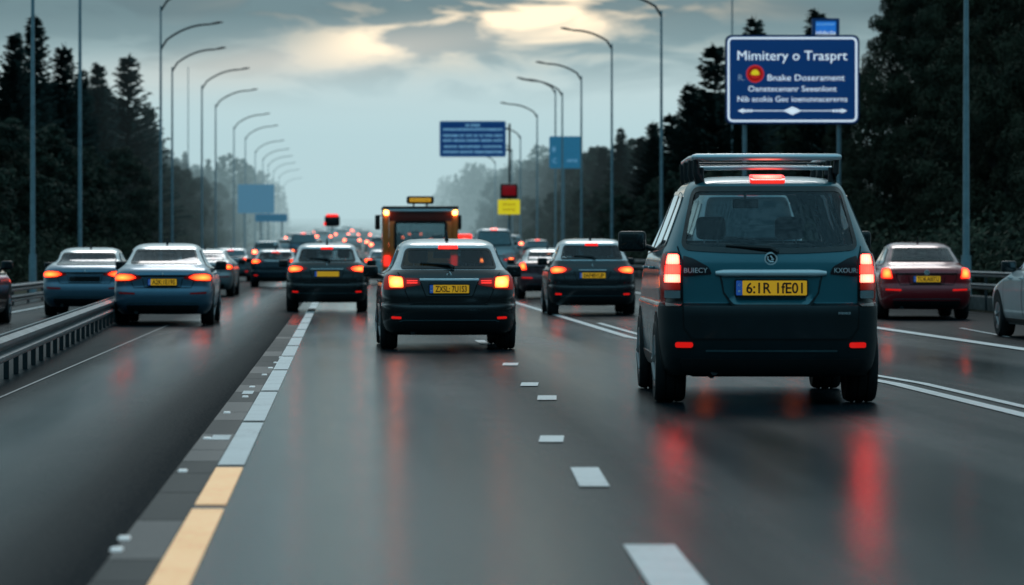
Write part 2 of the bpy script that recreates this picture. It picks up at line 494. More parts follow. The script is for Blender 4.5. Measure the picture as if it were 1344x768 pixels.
def seats(parent, y, z, hw, hr=True, bench=False):
    for sx in (-1, 1):
        mb = MB(); mb.box((sx * hw, y, z - .34), (.50, .16, .66), M_SEAT, bev=.07)
        o = mb.build('seat', parent)
        h = MB(); h.box((sx * hw, y, z + .13), (.27, .11, .21), M_SEAT, bev=.05)
        h.tube([(sx * hw - .06, y, z - .05), (sx * hw - .06, y, z + .08)], .008, M_SILVER, 6); h.tube([(sx * hw + .06, y, z - .05), (sx * hw + .06, y, z + .08)], .008, M_SILVER, 6)
        h.build('headrest', o)

def emblem(parent, sh, z, kind, r=.035):
    y = sh.P('rear', 0, z).y - .004; mb = MB()
    if kind == 'ring':
        n = 28; vs = []; 
        mb.lathe([(r, .004), (r, -.006), (r * .78, -.008), (r * .76, .004)], (0, y, z), 'y', M_CHROME, 28)
        mb.lathe([(r * .76, .0), (r * .74, -.002)], (0, y, z), 'y', M_GLOSSBLACK, 24)
        mb.tube([(-r * .45, y - .005, z + r * .35), (-r * .5, y - .005, z - r * .1), (-r * .1, y - .005, z - r * .5), (r * .4, y - .005, z - r * .45)], r * .14, M_CHROME, 6)
        mb.tube([(-r * .1, y - .005, z + r * .45), (r * .2, y - .005, z + r * .1), (r * .1, y - .005, z - r * .15), (r * .45, y - .005, z - r * .1)], r * .13, M_CHROME, 6)
    elif kind == 'leaf':
        mb.tube([(-r * .5, y - .003, z - r), (-r * .75, y - .003, z), (-r * .1, y - .003, z + r)], [r * .2, r * .28, r * .12], M_CHROME, 6)
        mb.tube([(r * .5, y - .003, z - r), (r * .75, y - .003, z), (r * .1, y - .003, z + r)], [r * .2, r * .28, r * .12], M_CHROME, 6)
    else:
        mb.tube([(-r * .1, y - .003, z + r), (r * .15, y - .003, z), (-r * .25, y - .003, z - r)], [r * .3, r * .4, r * .18], M_CHROME, 6)
        mb.tube([(r * .1, y - .003, z + r * .2), (r * .5, y - .003, z - r * .3)], [r * .25, r * .12], M_CHROME, 6)
    mb.build('emblem', parent)

# ------------------------------------------------------------------ car styles: (z, half width, tail y, nose y)
def P_hatch(w=.9, h=1.48, L_=4.2):
    k = w / .9; q = h / 1.48
    return [(.20, .78 * k, .16, L_ - .25), (.26, .85 * k, .08, L_ - .10), (.40, .885 * k, .015, L_ - .02), (.52, .895 * k, .0, L_), (.595, .90 * k, .01, L_ - .02),
            (.615, .897 * k, .055, L_ - .03), (.70, .90 * k, .06, L_ - .08), (.80, .895 * k, .075, L_ - .3), (.90, .88 * k, .09, L_ - .75), (.97, .86 * k, .11, L_ - 1.05),
            (1.03, .815 * k, .17, L_ - 1.3), (1.08 * q, .765 * k, .24, L_ - 1.42), (1.2 * q, .705 * k, .37, L_ - 1.62), (1.34 * q, .655 * k, .52, L_ - 1.88),
            (1.385 * q, .635 * k, .56, L_ - 1.98), (1.41 * q, .615 * k, .62, L_ - 2.05), (1.44 * q, .57 * k, .80, L_ - 2.15), (1.465 * q, .50 * k, 1.05, L_ - 2.28), (1.478 * q, .40 * k, 1.3, L_ - 2.4), (1.48 * q, .3 * k, 1.45, L_ - 2.5)]
def P_sedan(w=.9, h=1.46, L_=4.7):
    k = w / .9; q = h / 1.46
    return [(.20, .78 * k, .18, L_ - .25), (.27, .84 * k, .09, L_ - .10), (.38, .88 * k, .02, L_ - .02), (.52, .895 * k, .0, L_), (.60, .90 * k, .01, L_ - .02),
            (.70, .90 * k, .05, L_ - .10), (.80, .893 * k, .05, L_ - .35), (.88, .883 * k, .05, L_ - .75), (.925, .868 * k, .07, L_ - 1.0), (.965, .848 * k, .12, L_ - 1.18), (1.0, .82 * k, .20, L_ - 1.3),
            (1.025, .79 * k, .30, L_ - 1.4), (1.05, .765 * k, .44, L_ - 1.46), (1.075, .745 * k, .60, L_ - 1.52), (1.15 * q, .71 * k, .78, L_ - 1.68), (1.3 * q, .645 * k, 1.08, L_ - 2.0),
            (1.36 * q, .62 * k, 1.2, L_ - 2.12), (1.395 * q, .59 * k, 1.32, L_ - 2.2), (1.425 * q, .54 * k, 1.5, L_ - 2.32), (1.45 * q, .45 * k, 1.75, L_ - 2.45), (1.46 * q, .3 * k, 1.95, L_ - 2.6)]
def P_suv(w=.94, h=1.98, L_=4.7):
    k = w / .94; q = h / 1.98
    return [(.25, .86 * k, .14, L_ - .25), (.31, .90 * k, .07, L_ - .1), (.42, .925 * k, .02, L_ - .02), (.60, .94 * k, .0, L_), (.80, .942 * k, .0, L_ - .02), (.855, .94 * k, .01, L_ - .04),
            (.88, .925 * k, .07, L_ - .06), (1.0, .928 * k, .075, L_ - .25), (1.12, .928 * k, .08, L_ - .6), (1.22, .92 * k, .09, L_ - .95), (1.32, .892 * k, .12, L_ - 1.15), (1.36 * q, .875 * k, .14, L_ - 1.22),
            (1.5 * q, .82 * k, .20, L_ - 1.42), (1.7 * q, .745 * k, .29, L_ - 1.72), (1.85 * q, .69 * k, .36, L_ - 1.97), (1.9 * q, .66 * k, .40, L_ - 2.07), (1.93 * q, .625 * k, .48, L_ - 2.16),
            (1.955 * q, .56 * k, .62, L_ - 2.3), (1.972 * q, .46 * k, .85, L_ - 2.45), (1.98 * q, .34 * k, 1.1, L_ - 2.6)]

def car(name, label, style, paintm, X, d, yaw=0., W=.9, H=None, Ln=None, txt='', lamp='block', emb='leaf', glassm=None, lowdark=True,
        chrome=True, bodytrim=None, roofm=None, mirrors=(-1, 1), hole=True, group=None, antenna=True, plate_on=True, mirror_sc=1., rim=True, cat='car', extra=None):
    glassm = glassm or M_GLASS
    prof = {'hatch': P_hatch, 'sedan': P_sedan, 'suv': P_suv}[style]
    kw = dict(w=W)
    if H: kw['h'] = H
    if Ln: kw['L_'] = Ln
    pf = prof(**kw); sh = Shell(pf); ln = sh.len; k = W / (.94 if style == 'suv' else .9); q = sh.z1 / {'hatch': 1.48, 'sedan': 1.46, 'suv': 1.98}[style]
    t = thing(name, label, cat, (X, d, G(d)), yaw, group)
    # outlines -----------------------------------------------------------------
    if style == 'hatch':
        rw = rpoly([(-.665 * k, 1.075 * q), (.665 * k, 1.075 * q), (.60 * k, 1.35 * q), (-.60 * k, 1.35 * q)], [.05, .05, .08, .08])
        sw = [rpoly([(.62, 1.06 * q), (1.15, 1.02 * q), (1.15, 1.37 * q), (.83, 1.33 * q)], .05), rpoly([(1.2, 1.02 * q), (2.0, 1.0 * q), (2.0, 1.39 * q), (1.2, 1.375 * q)], .05),
              rpoly([(2.06, 1.0 * q), (ln - 1.5, .99 * q), (ln - 2.02, 1.385 * q), (2.06, 1.39 * q)], .05)]
        fwp = rpoly([(-.70 * k, 1.06 * q), (.70 * k, 1.06 * q), (.58 * k, 1.37 * q), (-.58 * k, 1.37 * q)], .06)
        zb, rr, hs, wy = .605, .325, 1.0 * q, (.78, ln - .85)
        tg = [(-.70 * k, 1.03), (-.60 * k, .93), (-.585 * k, .78), (-.52 * k, .64), (-.44 * k, .622), (.44 * k, .622), (.52 * k, .64), (.585 * k, .78), (.60 * k, .93), (.70 * k, 1.03)]
    elif style == 'sedan':
        rw = rpoly([(-.66 * k, 1.095 * q), (.66 * k, 1.095 * q), (.575 * k, 1.345 * q), (-.575 * k, 1.345 * q)], [.05, .05, .06, .06])
        sw = [rpoly([(1.0, 1.06 * q), (1.25, 1.02 * q), (1.9, 1.0 * q), (1.9, 1.365 * q), (1.42, 1.34 * q)], .05), rpoly([(1.96, 1.0 * q), (ln - 1.6, .99 * q), (ln - 2.22, 1.36 * q), (1.96, 1.37 * q)], .05)]
        fwp = rpoly([(-.68 * k, 1.09 * q), (.68 * k, 1.09 * q), (.55 * k, 1.35 * q), (-.55 * k, 1.35 * q)], .06)
        zb, rr, hs, wy = .60, .325, 1.02 * q, (1.0, ln - .9)
        tg = [(-.62 * k, 1.0), (-.60 * k, .93), (-.585 * k, .80), (-.52 * k, .665), (.52 * k, .665), (.585 * k, .80), (.60 * k, .93), (.62 * k, 1.0)]
    else:
        rw = rpoly([(-.785 * k, 1.33 * q), (.785 * k, 1.33 * q), (.70 * k, 1.875 * q), (-.70 * k, 1.875 * q)], [.10, .10, .10, .10], 6)
        # lower edge of the rear glass bows downwards
        rw = [(a, z - .035 * (1 - (a / (.8 * k)) ** 2) if z < 1.5 * q else z) for a, z in refine(rw, .06)]
        sw = [rpoly([(.55, 1.36 * q), (1.3, 1.33 * q), (1.3, 1.84 * q), (.72, 1.80 * q)], .06), rpoly([(1.36, 1.33 * q), (2.3, 1.31 * q), (2.3, 1.86 * q), (1.36, 1.845 * q)], .06),
              rpoly([(2.36, 1.31 * q), (ln - 1.35, 1.29 * q), (ln - 2.0, 1.85 * q), (2.36, 1.86 * q)], .06)]
        fwp = rpoly([(-.80 * k, 1.37 * q), (.80 * k, 1.37 * q), (.66 * k, 1.87 * q), (-.66 * k, 1.87 * q)], .08)
        zb, rr, hs, wy = .87, .36, 1.38 * q, (.82, ln - .92)
        tg = [(-.82 * k, 1.36), (-.765 * k, 1.24), (-.76 * k, .85), (-.755 * k, .66), (-.68 * k, .565), (.68 * k, .565), (.755 * k, .66), (.76 * k, .85), (.765 * k, 1.24), (.82 * k, 1.36)]
    holes = {}
    if hole:
        holes = {'rear': [inset(rw, .025)], 'right': [inset(p, .02) for p in sw], 'left': [inset(p, .02) for p in sw], 'front': [inset(fwp, .02)]}
    mbs = {'body': MB(), 'bumper': MB(), 'roof': MB()}
    if roofm is None and style != 'suv': roofm = P_ROOFSHEEN
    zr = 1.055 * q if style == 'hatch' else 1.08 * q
    def split(y, z, rear, a):
        if rear and z < zb and a < .98 * W + .3: return 'bumper'
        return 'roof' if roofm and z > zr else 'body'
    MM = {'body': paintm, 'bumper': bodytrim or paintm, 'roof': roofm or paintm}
    sh.body(holes, mbs, split, MM)
    bb = mbs['body']
    # tailgate gap, side creases, door gaps, wheel arches and sill
    sh.strip(bb, 'rear', tg, .012, M_SEAM)
    for md in ('left', 'right'):
        for yy in ((sw[1][0][0] - .02), (sw[-1][0][0] - .03), ln - 1.35):
            sh.strip(bb, md, [(yy, .32), (yy, 1.0)], .012, M_SEAM)
        for yw in wy:
            arch = [(yw + (rr + .075) * math.cos(a), max(.21 if style != 'suv' else .26, rr + (rr + .075) * math.sin(a))) for a in np.linspace(-.35, math.pi + .35, 22)]
            sh.patch(bb, md, arch, M_UNDER, .004, res=.08)
        sh.patch(bb, md, [(wy[0] + rr + .1, .23 if style != 'suv' else .28), (wy[1] - rr - .1, .23 if style != 'suv' else .28), (wy[1] - rr - .1, .30 if style != 'suv' else .4), (wy[0] + rr + .1, .30 if style != 'suv' else .4)], M_BLACK, .012, 0)
    body = bb.build('body', t)
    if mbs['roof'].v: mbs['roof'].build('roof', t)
    for md in ('left', 'right'):
        for yy in (sw[1][0][0] + .12, sw[-1][0][0] + .10) if len(sw) == 3 else (sw[0][0][0] + .95 - .1, sw[1][0][0] + .12 + .7):
            h = MB(); sg = 1 if md == 'right' else -1
            p = [sh.P(md, yy + o, .9 if style != 'suv' else 1.17, f) for o, f in ((0, .0), (.03, .035), (.15, .035), (.18, 0))]
            h.tube(p, .014, paintm, 6); h.build('door_handle', t)
    # bumper details
    bp = mbs['bumper']
    if style == 'suv':
        sh.patch(bp, 'rear', rpoly([(-.56, .46), (.56, .46), (.56, .475), (-.56, .475)], .005), M_SILVER if False else simple('bumper_edge', (.05, .09, .10), .3), .006, -.004)
        sh.patch(bp, 'rear', rpoly([(-.75, .27), (.75, .27), (.80, .40), (-.80, .40)], .04), M_BLACK, .004, -.004)
    else:
        sh.patch(bp, 'rear', rpoly([(-.62 * k, .225), (.62 * k, .225), (.68 * k, .36), (-.68 * k, .36)], .05), M_BLACK, .006, -.004)
        sh.strip(bp, 'rear', [(-.66 * k, .385), (-.60 * k, .40), (.60 * k, .40), (.66 * k, .385)], .014, simple('bumper_edge', (.05, .09, .10), .3), .010)
    bumper = bp.build('bumper', t)
    for sg in (-1, 1):
        r_ = MB()
        if style == 'suv': pl = rpoly([(sg * .67, .495), (sg * .83, .495), (sg * .83, .54), (sg * .67, .54)], .02)
        elif style == 'hatch': pl = rpoly([(sg * .64 * k, .415), (sg * .78 * k, .42), (sg * .78 * k, .45), (sg * .64 * k, .445)], .012)
        else: pl = rpoly([(sg * .50 * k, .55), (sg * .82 * k, .56), (sg * .82 * k, .59), (sg * .50 * k, .58)], .012)
        sh.patch(r_, 'rear', pl, M_REFL if not (style == 'sedan' and lamp != 'square') else M_LAMPD, .012, -.004); r_.build('reflector', bumper)
    # glazing
    def pane(nm, mode, poly, fr=.045):
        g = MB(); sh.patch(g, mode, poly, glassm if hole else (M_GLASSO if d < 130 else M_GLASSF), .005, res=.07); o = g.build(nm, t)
        f = MB(); sh.ring(f, mode, poly, fr, M_GLOSSBLACK, .009); f.build('window_frame', o)
        return o
    rwo = pane('rear_window', 'rear', rw, .035 if style != 'suv' else .045)
    for p in sw:
        pane('side_window', 'right', p, .03); pane('side_window', 'left', p, .03)
    pane('windscreen', 'front', fwp, .04)
    # wiper
    if style != 'sedan':
        w_ = MB(); zz = rw and min(z for a, z in rw) + .035
        w_.tube([sh.P('rear', 0.06, zz - .03, .02), sh.P('rear', 0.0, zz, .03), sh.P('rear', -.38 * k, zz + .03, .02)], [.03, .024, .010], M_BLACK, 6); w_.build('wiper', t)
    # lamps
    for sg in (-1, 1):
        lb = MB()
        def lp(poly, mat, off=.014, glow=None, res=.02):
            sh.patch(lb, 'rear', [(sg * a, z) for a, z in poly], mat, off, -.006, res, glow)
        if lamp == 'tower':       # upright lamp with two bright bars
            lp(rpoly([(.765, .845), (.96, .845), (1.0, 1.31), (.785, 1.31)], .03), M_GLOSSBLACK, .010)
            lp(rpoly([(.785, 1.205), (.93, 1.205), (.915, 1.285), (.795, 1.285)], .015), M_LAMPW, .02, (.85, 1.245, .14, .09))
            lp(rpoly([(.78, 1.125), (.945, 1.125), (.935, 1.20), (.782, 1.20)], .008), M_LAMPR, .018, (.86, 1.16, .2, .2))
            lp(rpoly([(.778, 1.05), (.95, 1.05), (.946, 1.12), (.78, 1.12)], .012), M_LAMPW, .02, (.86, 1.085, .16, .08))
            lp(rpoly([(.777, .985), (.955, .985), (.952, 1.045), (.778, 1.045)], .008), M_LAMPD, .018, (.86, 1.05, .2, .1))
            lp(rpoly([(.777, .915), (.955, .915), (.955, .98), (.777, .98)], .008), M_LAMPC, .018)
            lp(rpoly([(.955, .86), (1.06, .87), (1.05, 1.30), (.95, 1.29)], .02), M_LAMPD, .012, (.95, 1.15, .15, .2))
        elif lamp == 'block':     # bright outer block and dark inner block
            lp(rpoly([(.575 * k, .815), (.93 * k, .80), (.96 * k, .96), (.89 * k, 1.0), (.585 * k, .97)], .03), M_LAMPD, .012, (.75, .9, .4, .2))
            lp(rpoly([(.605 * k, .83), (.80 * k, .83), (.83 * k, .975), (.62 * k, .96)], .025), M_LAMPO, .02, (.70 * k, .90, .17, .115))
            lp(rpoly([(.38 * k, .865), (.575 * k, .835), (.58 * k, .955), (.40 * k, .95)], .02), M_LAMPD, .014, (.55 * k, .9, .2, .1))
            for zz in (.885, .912): lp([(.42 * k, zz), (.56 * k, zz), (.56 * k, zz + .010), (.42 * k, zz + .010)], M_BRK, .017, (.5, .9, .3, .2))
        elif lamp == 'swept':     # almond lamp running onto the tailgate
            lp(rpoly([(.40 * k, .94), (.56 * k, .86), (.92 * k, .83), (1.0 * k, .95), (.84 * k, 1.0), (.58 * k, .985)], .05), M_LAMPD, .014, (.72 * k, .91, .3, .12))
            lp(rpoly([(.52 * k, .93), (.60 * k, .875), (.86 * k, .855), (.90 * k, .94), (.80 * k, .97), (.60 * k, .965)], .04), M_LAMP, .02, (.74 * k, .915, .21, .075))
        elif lamp == 'wide':      # sedan lamp, long and low
            lp(rpoly([(.36 * k, .835), (.58 * k, .78), (.98 * k, .77), (1.02 * k, .88), (.86 * k, .915), (.50 * k, .905)], .04), M_LAMPD, .014, (.72 * k, .84, .3, .12))
            lp(rpoly([(.46 * k, .845), (.60 * k, .80), (.92 * k, .79), (.94 * k, .87), (.80 * k, .895), (.56 * k, .89)], .035), M_LAMP, .02, (.74 * k, .843, .25, .07))
        else:                     # squarish corner lamp
            lp(rpoly([(.66 * k, .78), (.95 * k, .79), (.98 * k, .965), (.72 * k, .985)], .035), M_BRK, .014, (.78 * k, .88, .25, .16))
            lp(rpoly([(.68 * k, .80), (.88 * k, .80), (.90 * k, .945), (.73 * k, .965)], .03), M_LAMP, .02, (.78 * k, .88, .15, .12))
        lb.build('tail_light', t)
    # high brake lamp
    if style == 'suv':
        b_ = MB(); sh.patch(b_, 'rear', rpoly([(-.15, 1.905 * q), (.15, 1.905 * q), (.15, 1.955 * q), (-.15, 1.955 * q)], .02), M_BRK, .03, -.01, .02, (0, 1.93 * q, .4, .1))
        sh.patch(b_, 'rear', rpoly([(-.125, 1.918 * q), (.125, 1.918 * q), (.125, 1.942 * q), (-.125, 1.942 * q)], .01), M_BRKW, .034, 0, .02, (0, 1.93 * q, .2, .06)); b_.build('brake_light', t)
    elif lamp in ('block', 'swept') and style == 'hatch':
        b_ = MB(); sh.patch(b_, 'rear', rpoly([(-.135, 1.335 * q), (.135, 1.335 * q), (.125, 1.375 * q), (-.125, 1.375 * q)], .012), M_BRK, .02, -.01, .03, (0, 1.355 * q, .3, .2) if lamp == 'block' else None); b_.build('brake_light', t)
    # chrome bar, plate, emblem
    if style == 'suv':
        rc = MB(); sh.strip(rc, 'rear', [(-.43, 1.115), (-.40, .96), (-.335, .865), (-.30, .852), (.30, .852), (.335, .865), (.40, .96), (.43, 1.115)], .02, simple('recess_edge', (.004, .014, .018), .5), .003)
        sh.patch(rc, 'rear', rpoly([(-.425, 1.115), (-.395, .96), (-.32, .862), (.32, .862), (.395, .96), (.425, 1.115)], .02), paintm, .003, res=.06); rc.build('plate_recess', t)
        cb = MB(); cb.tube([sh.P('rear', a, 1.13, .012) for a in np.linspace(-.47, .47, 15)], [.018, .03] + [.032] * 11 + [.03, .018], M_CHROME, 14); cb.build('trim_bar', t)
        if plate_on: plate(t, sh, 1.005, .60, .125, txt, .035)
        if emb: emblem(t, sh, 1.255, emb, .056)
    elif style == 'hatch':
        rc = MB(); sh.patch(rc, 'rear', rpoly([(-.37 * k, .90), (-.30 * k, .72), (.30 * k, .72), (.37 * k, .90)], .03), paintm, .003, res=.06)
        sh.strip(rc, 'rear', [(-.38 * k, .905), (-.31 * k, .712), (.31 * k, .712), (.38 * k, .905)], .014, M_SEAM, .004); rc.build('plate_recess', t)
        if chrome:
            cb = MB(); ww = .39 * k if chrome is True else chrome * k
            cb.tube([sh.P('rear', a, .928 if chrome is True else .915, .008) for a in np.linspace(-ww, ww, 13)], .023 if chrome is True else .012, M_CHROME, 12); cb.build('trim_bar', t)
        if plate_on: plate(t, sh, .812, .52, .108, txt, .03)
        if emb: emblem(t, sh, 1.005, emb, .036)
    else:
        rc = MB(); sh.strip(rc, 'rear', [(-.58 * k, .872), (.58 * k, .872)], .032, M_GLOSSBLACK, .004)
        sh.strip(rc, 'rear', [(-.36 * k, .82), (-.33 * k, .68), (.33 * k, .68), (.36 * k, .82)], .012, M_SEAM, .004)
        rc.build('boot_trim', t)
        if plate_on: plate(t, sh, .765 if lamp == 'wide' else .775, .50, .11, txt, .03)
        elif lamp == 'wide':
            pr = MB(); sh.patch(pr, 'rear', rpoly([(-.30, .70), (.30, .70), (.30, .80), (-.30, .80)], .02), M_GLOSSBLACK, .006, -.002); pr.build('plate_recess', t)
        if emb: emblem(t, sh, .90, emb, .036 if emb != 'ring' else .05)
    # antenna
    if antenna:
        a_ = MB(); ya = 1.0 if style == 'hatch' else 1.75; zt = sh.z1 - .02
        a_.tube([(0, ya, zt - .02), (0, ya - .02, zt + .02), (0, ya - .07, zt + .12)], [.035, .022, .008], M_BLACK, 6); a_.build('antenna', t)
    # wheels
    x = W - .125
    for yw in wy:
        for sg in (-1, 1): wheel(t, sg * (x + .012), yw, rr, .235 if style != 'suv' else .27, sg, rim)
    # axle and exhaust in the dark below
    ub = MB(); ub.box((0, wy[0], .27), (1.3 * k, .12, .10), M_UNDER, bev=.03); ub.box((.1, 1.2, .24 if style != 'suv' else .3), (.5, 1.2, .10), M_UNDER, bev=.03)
    ub.tube([(-.48 * k, .12, .235 if style != 'suv' else .29), (-.48 * k, .5, .25)], .035, M_BLACK, 10); ub.build('exhaust', t)
    my = ln - (1.45 if style != 'suv' else 1.5)
    for sg in mirrors: wing_mirror(t, sh, my - .15, hs - .02, sg, mirror_sc)
    if hole:
        sy = ln - 2.35; sz = 1.12 * q if style != 'suv' else 1.40 * q
        seats(t, sy, sz - (.0 if style != 'suv' else .0), .36)
        ds = MB(); ds.box((0, ln - 1.75, hs - .16), (1.25 * k, .35, .2), M_SEAT, bev=.06); ds.build('dashboard', t)
        rb = MB(); rb.box((0, 1.35 if style != 'sedan' else 1.75, sz - .45), (1.25 * k, .18, .62), M_SEAT, bev=.08)
        rb.build('rear_bench', t)
        im = MB(); im.box((-.02, ln - 2.05, sh.z1 - .22), (.24, .04, .09), M_BLACK, bev=.015); im.tube([(-.02, ln - 2.05, sh.z1 - .2), (-.02, ln - 1.98, sh.z1 - .11)], .012, M_BLACK, 6); im.build('interior_mirror', t)
    if extra: extra(t, sh, ln)
    return t

# ================================================================== MATERIALS of the setting
def road_mat(name, base, wet, lanes=None):
    m, nt, out = newmat(name)
    b = N(nt, 'ShaderNodeBsdfPrincipled')
    geo = N(nt, 'ShaderNodeNewGeometry')
    def noise(scale, sx, sy, detail=4, rough=.55):
        mp = N(nt, 'ShaderNodeMapping'); mp.inputs['Scale'].default_value = (sx, sy, 1); L(nt, geo.outputs['Position'], mp.inputs[0])
        nz = N(nt, 'ShaderNodeTexNoise'); nz.inputs['Scale'].default_value = scale; nz.inputs['Detail'].default_value = detail; nz.inputs['Roughness'].default_value = rough
        L(nt, mp.outputs[0], nz.inputs[0]); return nz.outputs['Fac']
    track = noise(.8, 1.0, .035, 3)          # long wheel tracks
    patchy = noise(.35, 1, .25, 5)           # damp and drier areas
    grain = noise(42, 1, 1, 3, .7)           # aggregate
    fine = noise(130, 1, 1, 2, .6)
    k = math_(nt, 'ADD', math_(nt, 'MULTIPLY', track, .6), math_(nt, 'MULTIPLY', patchy, .4))
    colr = ramp(nt, k, [(.3, tuple(x * .6 for x in base)), (.7, tuple(x * 1.3 for x in base))])
    sp = ramp(nt, grain, [(.35, .55), (.65, 1.25)])
    L(nt, mix(nt, 1.0, colr, sp, 'MULTIPLY'), b.inputs['Base Color'])
    rg = math_(nt, 'ADD', ramp(nt, k, [(.32, wet - .07), (.68, wet + .13)]), math_(nt, 'MULTIPLY_ADD', fine, .20, -.07))
    dry = None
    if lanes:
        sx = N(nt, 'ShaderNodeSeparateXYZ'); L(nt, geo.outputs['Position'], sx.inputs[0])
        wob = math_(nt, 'MULTIPLY_ADD', track, .5, -.25)
        xx = math_(nt, 'ADD', math_(nt, 'ADD', sx.outputs[0], wob), 10.)
        dry = ramp(nt, math_(nt, 'DIVIDE', xx, 25.), [((p + 10) / 25, v) for p, v in lanes])
        dry = math_(nt, 'MULTIPLY', dry, math_(nt, 'MULTIPLY_ADD', grain, .5, .75), clamp=True)
        rg = math_(nt, 'MULTIPLY_ADD', dry, .25, rg)
    L(nt, rg, b.inputs['Roughness'])
    b.inputs['Specular IOR Level'].default_value = .5
    b.inputs['Specular Tint'].default_value = (.74, .98, 1, 1)
    bp = N(nt, 'ShaderNodeBump'); bp.inputs['Strength'].default_value = .22; bp.inputs['Distance'].default_value = .006
    L(nt, math_(nt, 'ADD', grain, math_(nt, 'MULTIPLY', fine, .5)), bp.inputs['Height'])
    L(nt, bp.outputs[0], b.inputs['Normal'])
    if dry is None: L(nt, b.outputs[0], out.inputs[0]); return m
    df = N(nt, 'ShaderNodeBsdfDiffuse'); L(nt, mix(nt, 1.0, colr, sp, 'MULTIPLY'), df.inputs[0])      # dry matt stone between the wet films
    ms = N(nt, 'ShaderNodeMixShader'); L(nt, dry, ms.inputs[0]); L(nt, b.outputs[0], ms.inputs[1]); L(nt, df.outputs[0], ms.inputs[2])
    L(nt, ms.outputs[0], out.inputs[0]); return m
M_ROAD = road_mat('wet_asphalt', (.007, .017, .022), .085, [(-9, .3), (-3.3, .75), (-.9, .12), (.2, .0), (.9, .30), (1.7, .62), (2.4, .30), (3.4, .22), (4.8, .42), (6.0, .50), (7.0, .05), (9., .55)])
M_ROADL = road_mat('worn_asphalt', (.004, .010, .014), .085, [(-3.2, .75), (-2.75, .35), (-2.45, .0), (-2.15, .08), (-1.75, .38), (-1.4, .72), (-1.0, .90), (9., .62), (13, .75)])
M_ROADD = road_mat('dark_joint', (.008, .011, .013), .62)
M_ROADB = road_mat('grey_joint', (.026, .034, .038), .5)
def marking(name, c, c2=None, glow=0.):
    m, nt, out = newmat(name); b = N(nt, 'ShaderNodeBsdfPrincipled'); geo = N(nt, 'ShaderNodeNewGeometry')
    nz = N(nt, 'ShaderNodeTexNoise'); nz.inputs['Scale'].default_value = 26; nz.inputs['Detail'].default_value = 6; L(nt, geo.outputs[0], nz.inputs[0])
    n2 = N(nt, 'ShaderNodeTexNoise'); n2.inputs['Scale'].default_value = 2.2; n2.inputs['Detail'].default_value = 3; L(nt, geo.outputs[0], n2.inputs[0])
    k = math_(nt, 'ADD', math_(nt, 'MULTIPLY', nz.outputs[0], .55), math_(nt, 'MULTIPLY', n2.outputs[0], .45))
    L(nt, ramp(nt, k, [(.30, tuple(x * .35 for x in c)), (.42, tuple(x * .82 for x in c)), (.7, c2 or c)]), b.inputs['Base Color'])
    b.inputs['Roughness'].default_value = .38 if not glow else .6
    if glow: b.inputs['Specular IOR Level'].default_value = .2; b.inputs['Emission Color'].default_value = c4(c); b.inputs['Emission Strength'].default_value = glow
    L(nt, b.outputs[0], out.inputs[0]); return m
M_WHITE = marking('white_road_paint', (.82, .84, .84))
M_ORANGE = marking('lit_orange_road_paint', (1., .60, .30), (1., .66, .38), .42)  # emission added so the paint looks lit; it is no lamp
def leafmat(name, c, c2):
    m, nt, out = newmat(name); b = N(nt, 'ShaderNodeBsdfPrincipled'); geo = N(nt, 'ShaderNodeNewGeometry')
    nz = N(nt, 'ShaderNodeTexNoise'); nz.inputs['Scale'].default_value = .9; nz.inputs['Detail'].default_value = 5; L(nt, geo.outputs[0], nz.inputs[0])
    L(nt, ramp(nt, nz.outputs[0], [(.35, c), (.68, c2)]), b.inputs['Base Color']); b.inputs['Roughness'].default_value = .8
    b.inputs['Specular IOR Level'].default_value = .08
    L(nt, b.outputs[0], out.inputs[0]); return m
M_SPRUCE = leafmat('spruce_needles', (.020, .034, .032), (.045, .068, .058))
M_LEAF = leafmat('broad_leaves', (.026, .038, .030), (.070, .085, .060))
M_LEAF2 = leafmat('dark_leaves', (.022, .028, .020), (.095, .10, .065))
M_BARK = simple('bark', (.030, .026, .022), .9, noise=.4, scale=9)
M_GRASS = leafmat('verge_grass', (.015, .022, .012), (.035, .045, .02))
M_HILL = leafmat('wooded_hill', (.03, .045, .045), (.05, .065, .06))
M_POLE = simple('galvanised_pole', (.30, .40, .45), .4, metal=.2)
M_POLED = simple('dark_pole', (.035, .042, .048), .5, metal=.3)
M_RAIL = simple('galvanised_rail', (.20, .235, .25), .4, metal=.5, noise=.4, scale=8)
M_POST = simple('rail_post', (.04, .045, .048), .6, metal=.3)
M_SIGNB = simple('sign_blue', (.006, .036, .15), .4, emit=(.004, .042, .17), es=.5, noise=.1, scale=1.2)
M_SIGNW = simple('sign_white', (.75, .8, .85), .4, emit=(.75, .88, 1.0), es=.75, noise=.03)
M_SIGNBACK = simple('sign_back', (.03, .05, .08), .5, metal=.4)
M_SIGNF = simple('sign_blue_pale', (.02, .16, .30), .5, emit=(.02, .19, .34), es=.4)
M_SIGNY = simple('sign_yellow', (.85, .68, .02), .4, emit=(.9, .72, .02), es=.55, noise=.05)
M_SIGNR = simple('sign_red', (.6, .02, .015), .4, emit=(.8, .03, .02), es=.5)

